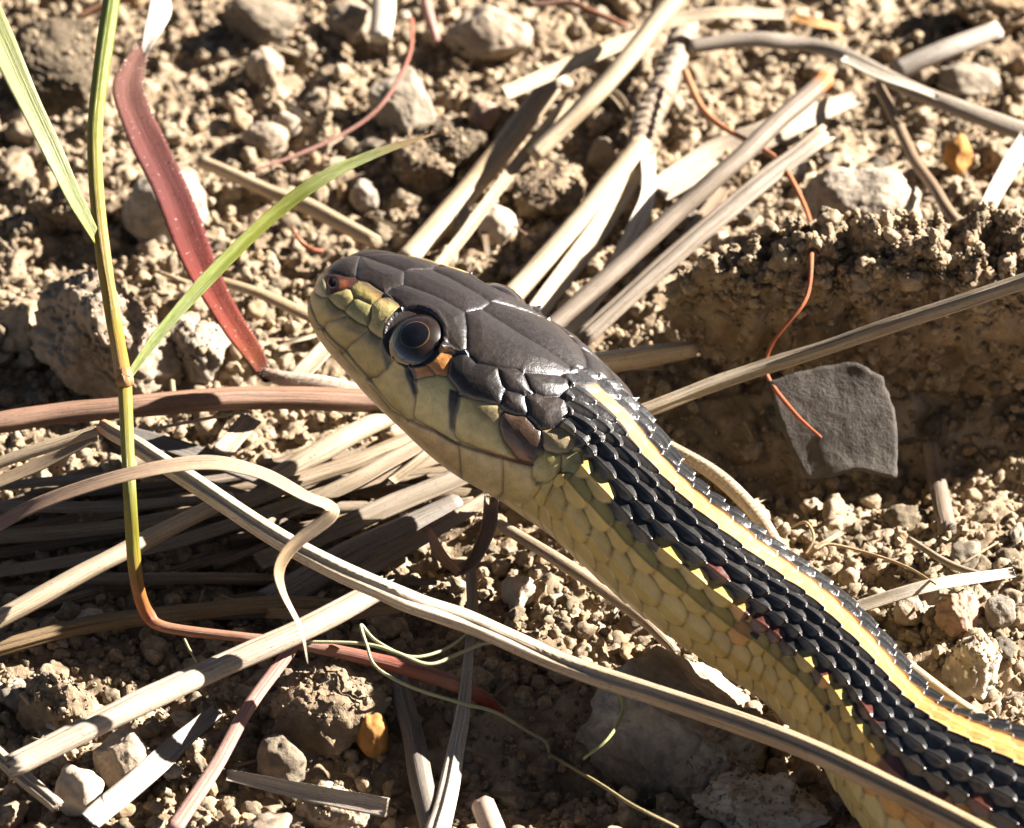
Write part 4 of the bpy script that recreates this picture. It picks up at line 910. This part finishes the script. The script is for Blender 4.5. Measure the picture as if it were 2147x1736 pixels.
    gapd = np.where(np.isin(own, [1, 2, 21]), np.minimum(gapd, midpx * .8), gapd)
    prof = 1 - np.exp(-gapd / 3.2)
    dome = np.clip(gapd / 30, 0, 1) ** .8
    hh = np.array([s[2] for s in SH])[own]; cc = np.array([s[1] for s in SH])[own]
    Hh = hh * (0.5 * prof + 0.75 * dome)
    # colour detail on the shields
    groove = np.exp(-gapd / 2.0)[:, None]
    isdark = (cc.sum(1) < .2)[:, None]
    cc = cc * (0.86 + .28 * (fbm(np.column_stack([X * .05, X[:, 0] * 0]), 3)[:, None] + .3))
    cc = cc * (1 - groove * .9) + np.where(isdark, np.array([0.012, .009, .008]), np.array([0.07, .04, .014])) * groove * .9
    def blob(poly, col, soft, amt=1.0):
        nonlocal cc
        m = np.clip(sdist(X, poly) / soft + .5, 0, 1)[:, None] * amt; cc = cc * (1 - m) + np.array(col) * m
    blob(zc([(410, 560), (480, 580), (505, 740), (480, 770), (430, 650)]), (0.02, .018, .018), 5)
    blob(zc([(690, 720), (765, 745), (725, 975), (690, 955), (688, 850)]), (0.025, .02, .018), 5)
    blob(zc([(270, 400), (350, 560), (310, 610), (290, 500)]), (0.025, .022, .022), 6)
    blob(z4([(390, 700), (590, 830), (560, 900), (760, 960), (900, 1040), (900, 1130), (700, 1010), (540, 900), (410, 830)]), (0.09, .075, .05), 14, .75)
    blob(zc([(830, 800), (1000, 830), (1000, 960), (940, 930), (860, 870)]), (0.12, .085, .05), 16, .7)
    blob(zc([(890, 1075), (1080, 1140), (1180, 1180), (1100, 1165), (920, 1110)]), (0.38, .10, .03), 6, .8)
    blob(zc([(1060, 1060), (1180, 1100), (1190, 1170), (1110, 1140)]), (0.22, .07, .03), 14, .6)
    blob(z4([(480, 480), (570, 490), (580, 540), (500, 560)]), (0.26, .08, .03), 8, .7)
    blob(z4([(780, 570), (900, 640), (960, 720), (860, 660)]), (0.24, .10, .04), 10, .7)
    blob(z4([(640, 450), (780, 500), (1000, 620), (1180, 740), (1300, 800), (1240, 830), (1020, 740), (860, 630), (700, 540)]), (0.035, .022, .02), 12, .8)
    mouth = np.array(z4([(150, 600), (205, 640), (300, 890), (420, 1010), (560, 1140), (700, 1300)]) + zc([(240, 700), (330, 815), (450, 915), (600, 972), (735, 1052), (900, 1102), (1080, 1148), (1190, 1178)]))
    dm = np.full(len(X), 1e9)
    for a, b in zip(mouth[:-1], mouth[1:]):
        ab = b - a; tt = np.clip(((X - a) @ ab) / (ab @ ab + 1e-9), 0, 1); dm = np.minimum(dm, np.hypot(*(X - a - tt[:, None] * ab).T))
    lm = np.exp(-(dm / 2.6) ** 2); Hh = Hh - .016 * lm; cc = cc * (1 - .8 * lm[:, None]) + np.array([0.045, .025, .012]) * .8 * lm[:, None]
    cc = cc * (1 + .35 * np.clip(fbm(np.column_stack([X * .35, X[:, 0] * 0 + 2]), 2), -.8, .8)[:, None])
    w = np.clip((d1 + lim_) / 5, 0, 1)
    Hf = H.ravel(); cf = colr.reshape(-1, 3); gf = gloss.ravel()
    Hf[idx] = np.where(use, Hh * w + Hf[idx] * (1 - w), Hf[idx]); cf[idx] = np.where(use[:, None], cc * w[:, None] + cf[idx] * (1 - w)[:, None], cf[idx]); gf[idx] = np.where(use, .35, gf[idx])
    hidden = (~mask) & (ss < 2.9)[:, None]
    Hf[hidden.ravel()] = 0.01; cf[hidden.ravel()] = be
    # the eye sits in a shallow socket
    ec = np.array(zc([(478, 405)])[0]); er = 175 * .4032 * FW / 2500
    de = np.hypot(pix[..., 0] - ec[0], pix[..., 1] - ec[1]) / er
    em = mask & (de < 1.35)
    Hf = Hf.reshape(NS, NP); cf = cf.reshape(NS, NP, 3)
    Hf = np.where(em & (de < 1.0), -0.022 * (1 - de ** 6), Hf); Hf = np.where(em & (de >= 1.0), Hf + .005 * np.exp(-((de - 1.08) / .07) ** 2), Hf)
    cf = np.where((em & (de < 1.07))[..., None], np.array([0.02, .014, .011]), cf)
    # nostril
    nc_ = np.array(z4([(430, 500)])[0]); dn = np.hypot(pix[..., 0] - nc_[0], pix[..., 1] - nc_[1])
    Hf = Hf - np.where(mask, .04 * np.exp(-(dn / 7) ** 2), 0); cf = np.where((mask & (dn < 9))[..., None], np.array([.012, .006, .005]), cf)
    # gentle swelling of brow and jaw
    Hf = Hf + 0.004 * fbm(P * 2.2, 2)
    fade = np.clip((s_in + .3 - ss) / .3, 0, 1)[:, None]
    Hf = Hf * np.clip(ss / .08, 0, 1)[:, None] * fade
    V = P + Nn * Hf[..., None]
    org = np.array([C[NS // 2][0], C[NS // 2][1], 0.0])
    root = link('snake', None, None, org)
    tag(root, 'garter snake with yellow flank, black back and orange stripe, head raised', 'snake')
    Vf = np.vstack([V.reshape(-1, 3), C[0] - T[0] * 0.004, C[-1] + T[-1] * .1]) - org
    F = grid_faces(NS, NP)
    j = np.arange(NP); j2 = (j + 1) % NP
    cap = np.vstack([np.stack([j2, j, np.full(NP, NS * NP)], -1), np.stack([(NS - 1) * NP + j, (NS - 1) * NP + j2, np.full(NP, NS * NP + 1)], -1)])
    F3 = np.vstack([F[:, [0, 1, 2]], F[:, [0, 2, 3]], cap])
    nr = np.cross(Vf[F3[5000, 1]] - Vf[F3[5000, 0]], Vf[F3[5000, 2]] - Vf[F3[5000, 0]])
    i0 = F3[5000, 0]
    if nr @ Nn.reshape(-1, 3)[i0] < 0: F3 = F3[:, ::-1]
    cols = np.column_stack([np.clip(cf.reshape(-1, 3), 0, 1), gf.reshape(-1)]); cols = np.vstack([cols, cols[0], cols[-1]])
    t = NT('snake_skin')
    at_ = t.n('Attribute', attribute_name='Col')
    tc = t.n('TexCoord').outputs['Object']
    n1 = t.n('TexNoise', Scale=2600.0, Detail=4.0, Roughness=.7); t.l(tc, n1.inputs['Vector'])
    n2 = t.n('TexNoise', Scale=600.0, Detail=3.0); t.l(tc, n2.inputs['Vector'])
    c = t.mix(.5, at_.outputs['Color'], t.ramp(n2.outputs[0], [(.3, (.7, .68, .66)), (.7, (1.2, 1.18, 1.15))]), 'MULTIPLY')
    t.l(c, t.b.inputs['Base Color'])
    t.l(t.math('ADD', t.math('MULTIPLY', n1.outputs[0], .22), t.math('SUBTRACT', at_.outputs['Alpha'], .08)), t.b.inputs['Roughness'])
    t.b.inputs['Specular IOR Level'].default_value = .75
    t.b.inputs['Subsurface Weight'].default_value = .06; t.b.inputs['Subsurface Radius'].default_value = (.5, .3, .1); t.b.inputs['Subsurface Scale'].default_value = .0006
    bp = t.n('Bump', Strength=.7, Distance=.00007); t.l(n1.outputs[0], bp.inputs['Height']); t.l(bp.outputs[0], t.b.inputs['Normal'])
    me = mesh_from('body', Vf, F3, cols=cols, mat=t.m)
    link('body', me, root)
    # eyes
    def gmat(name, col, rough, coat=1.0):
        g = NT(name); tc = g.n('TexCoord').outputs['Object']; nz = g.n('TexNoise', Scale=1800.0, Detail=4.0); g.l(tc, nz.inputs['Vector'])
        g.l(g.mix(.8, col, g.ramp(nz.outputs[0], [(.3, (.45, .4, .35)), (.7, (1.4, 1.3, 1.15))]), 'MULTIPLY'), g.b.inputs['Base Color'])
        g.b.inputs['Roughness'].default_value = rough; g.b.inputs['Coat Weight'].default_value = coat; g.b.inputs['Coat Roughness'].default_value = .06
        return g.m
    m_eye = gmat('eye_brown', (.013, .0072, .004), .25); m_pup = gmat('pupil_black', (.004, .004, .006), .05); m_ring = gmat('iris_ring', (.07, .038, .014), .4)
    k = np.argmin(np.where(mask & (ph >= 0)[None], de, 9)); ii, jj = divmod(k, NP)
    jr = np.argmin(np.abs(ph + ph[jj]))
    for j_ in (jj, jr):
        p = P[ii, j_]; n = Nn[ii, j_]
        R = er * K * 1.25
        e_c = p - n * R * .70
        a1 = f[ii] - n * (f[ii] @ n); a1 /= np.linalg.norm(a1); a2 = np.cross(n, a1)
        U, Fi = ico(5)
        Bm = np.stack([a1, a2, n])
        sph = (U * np.array([1.0, .97, .92])) @ Bm * R
        eye = link('eye', mesh_from('eye', sph, Fi, mat=m_eye), root, e_c - org)
        th = np.linspace(0, 2 * np.pi, 40, endpoint=False)
        # the pupil looks a little forward
        look = n * .97 - a1 * .06 + a2 * 0; look /= np.linalg.norm(look)
        b1 = a1 - look * (a1 @ look); b1 /= np.linalg.norm(b1); b2 = np.cross(look, b1)
        def cap_at(r0, r1, lift_, nr=8):
            rr = np.linspace(r0, r1, nr); D = []
            for r_ in rr:
                dirs = look[None] * math.cos(r_) + (np.cos(th)[:, None] * b1 + np.sin(th)[:, None] * b2) * math.sin(r_)
                loc = dirs @ Bm.T; sc = 1 / np.sqrt((loc[:, 0] / 1.0) ** 2 + (loc[:, 1] / .97) ** 2 + (loc[:, 2] / .92) ** 2)
                D.append(dirs * (sc * R + lift_)[:, None])
            return np.vstack(D), grid_faces(nr, 40)
        v, ff = cap_at(.001, .42, .0014); link('pupil', mesh_from('pupil', v, ff, mat=m_pup), eye)
        v, ff = cap_at(.42, .45, .0015, 4); link('iris_ring', mesh_from('iris_ring', v, ff, mat=m_ring), eye)
    # check marks printed, not drawn
    mid = project(surf(np.array([0.0]))[:, 0]); 
    print('midline', [(round(s, 2), mid[np.argmin(abs(ss - s))].round().tolist()) for s in (0.1, .5, 1, 1.5, 2, 2.3, 2.6, 3, 4, 5, 6)])
    print('tris', len(F3), 'eye', ec, er)
build_snake()
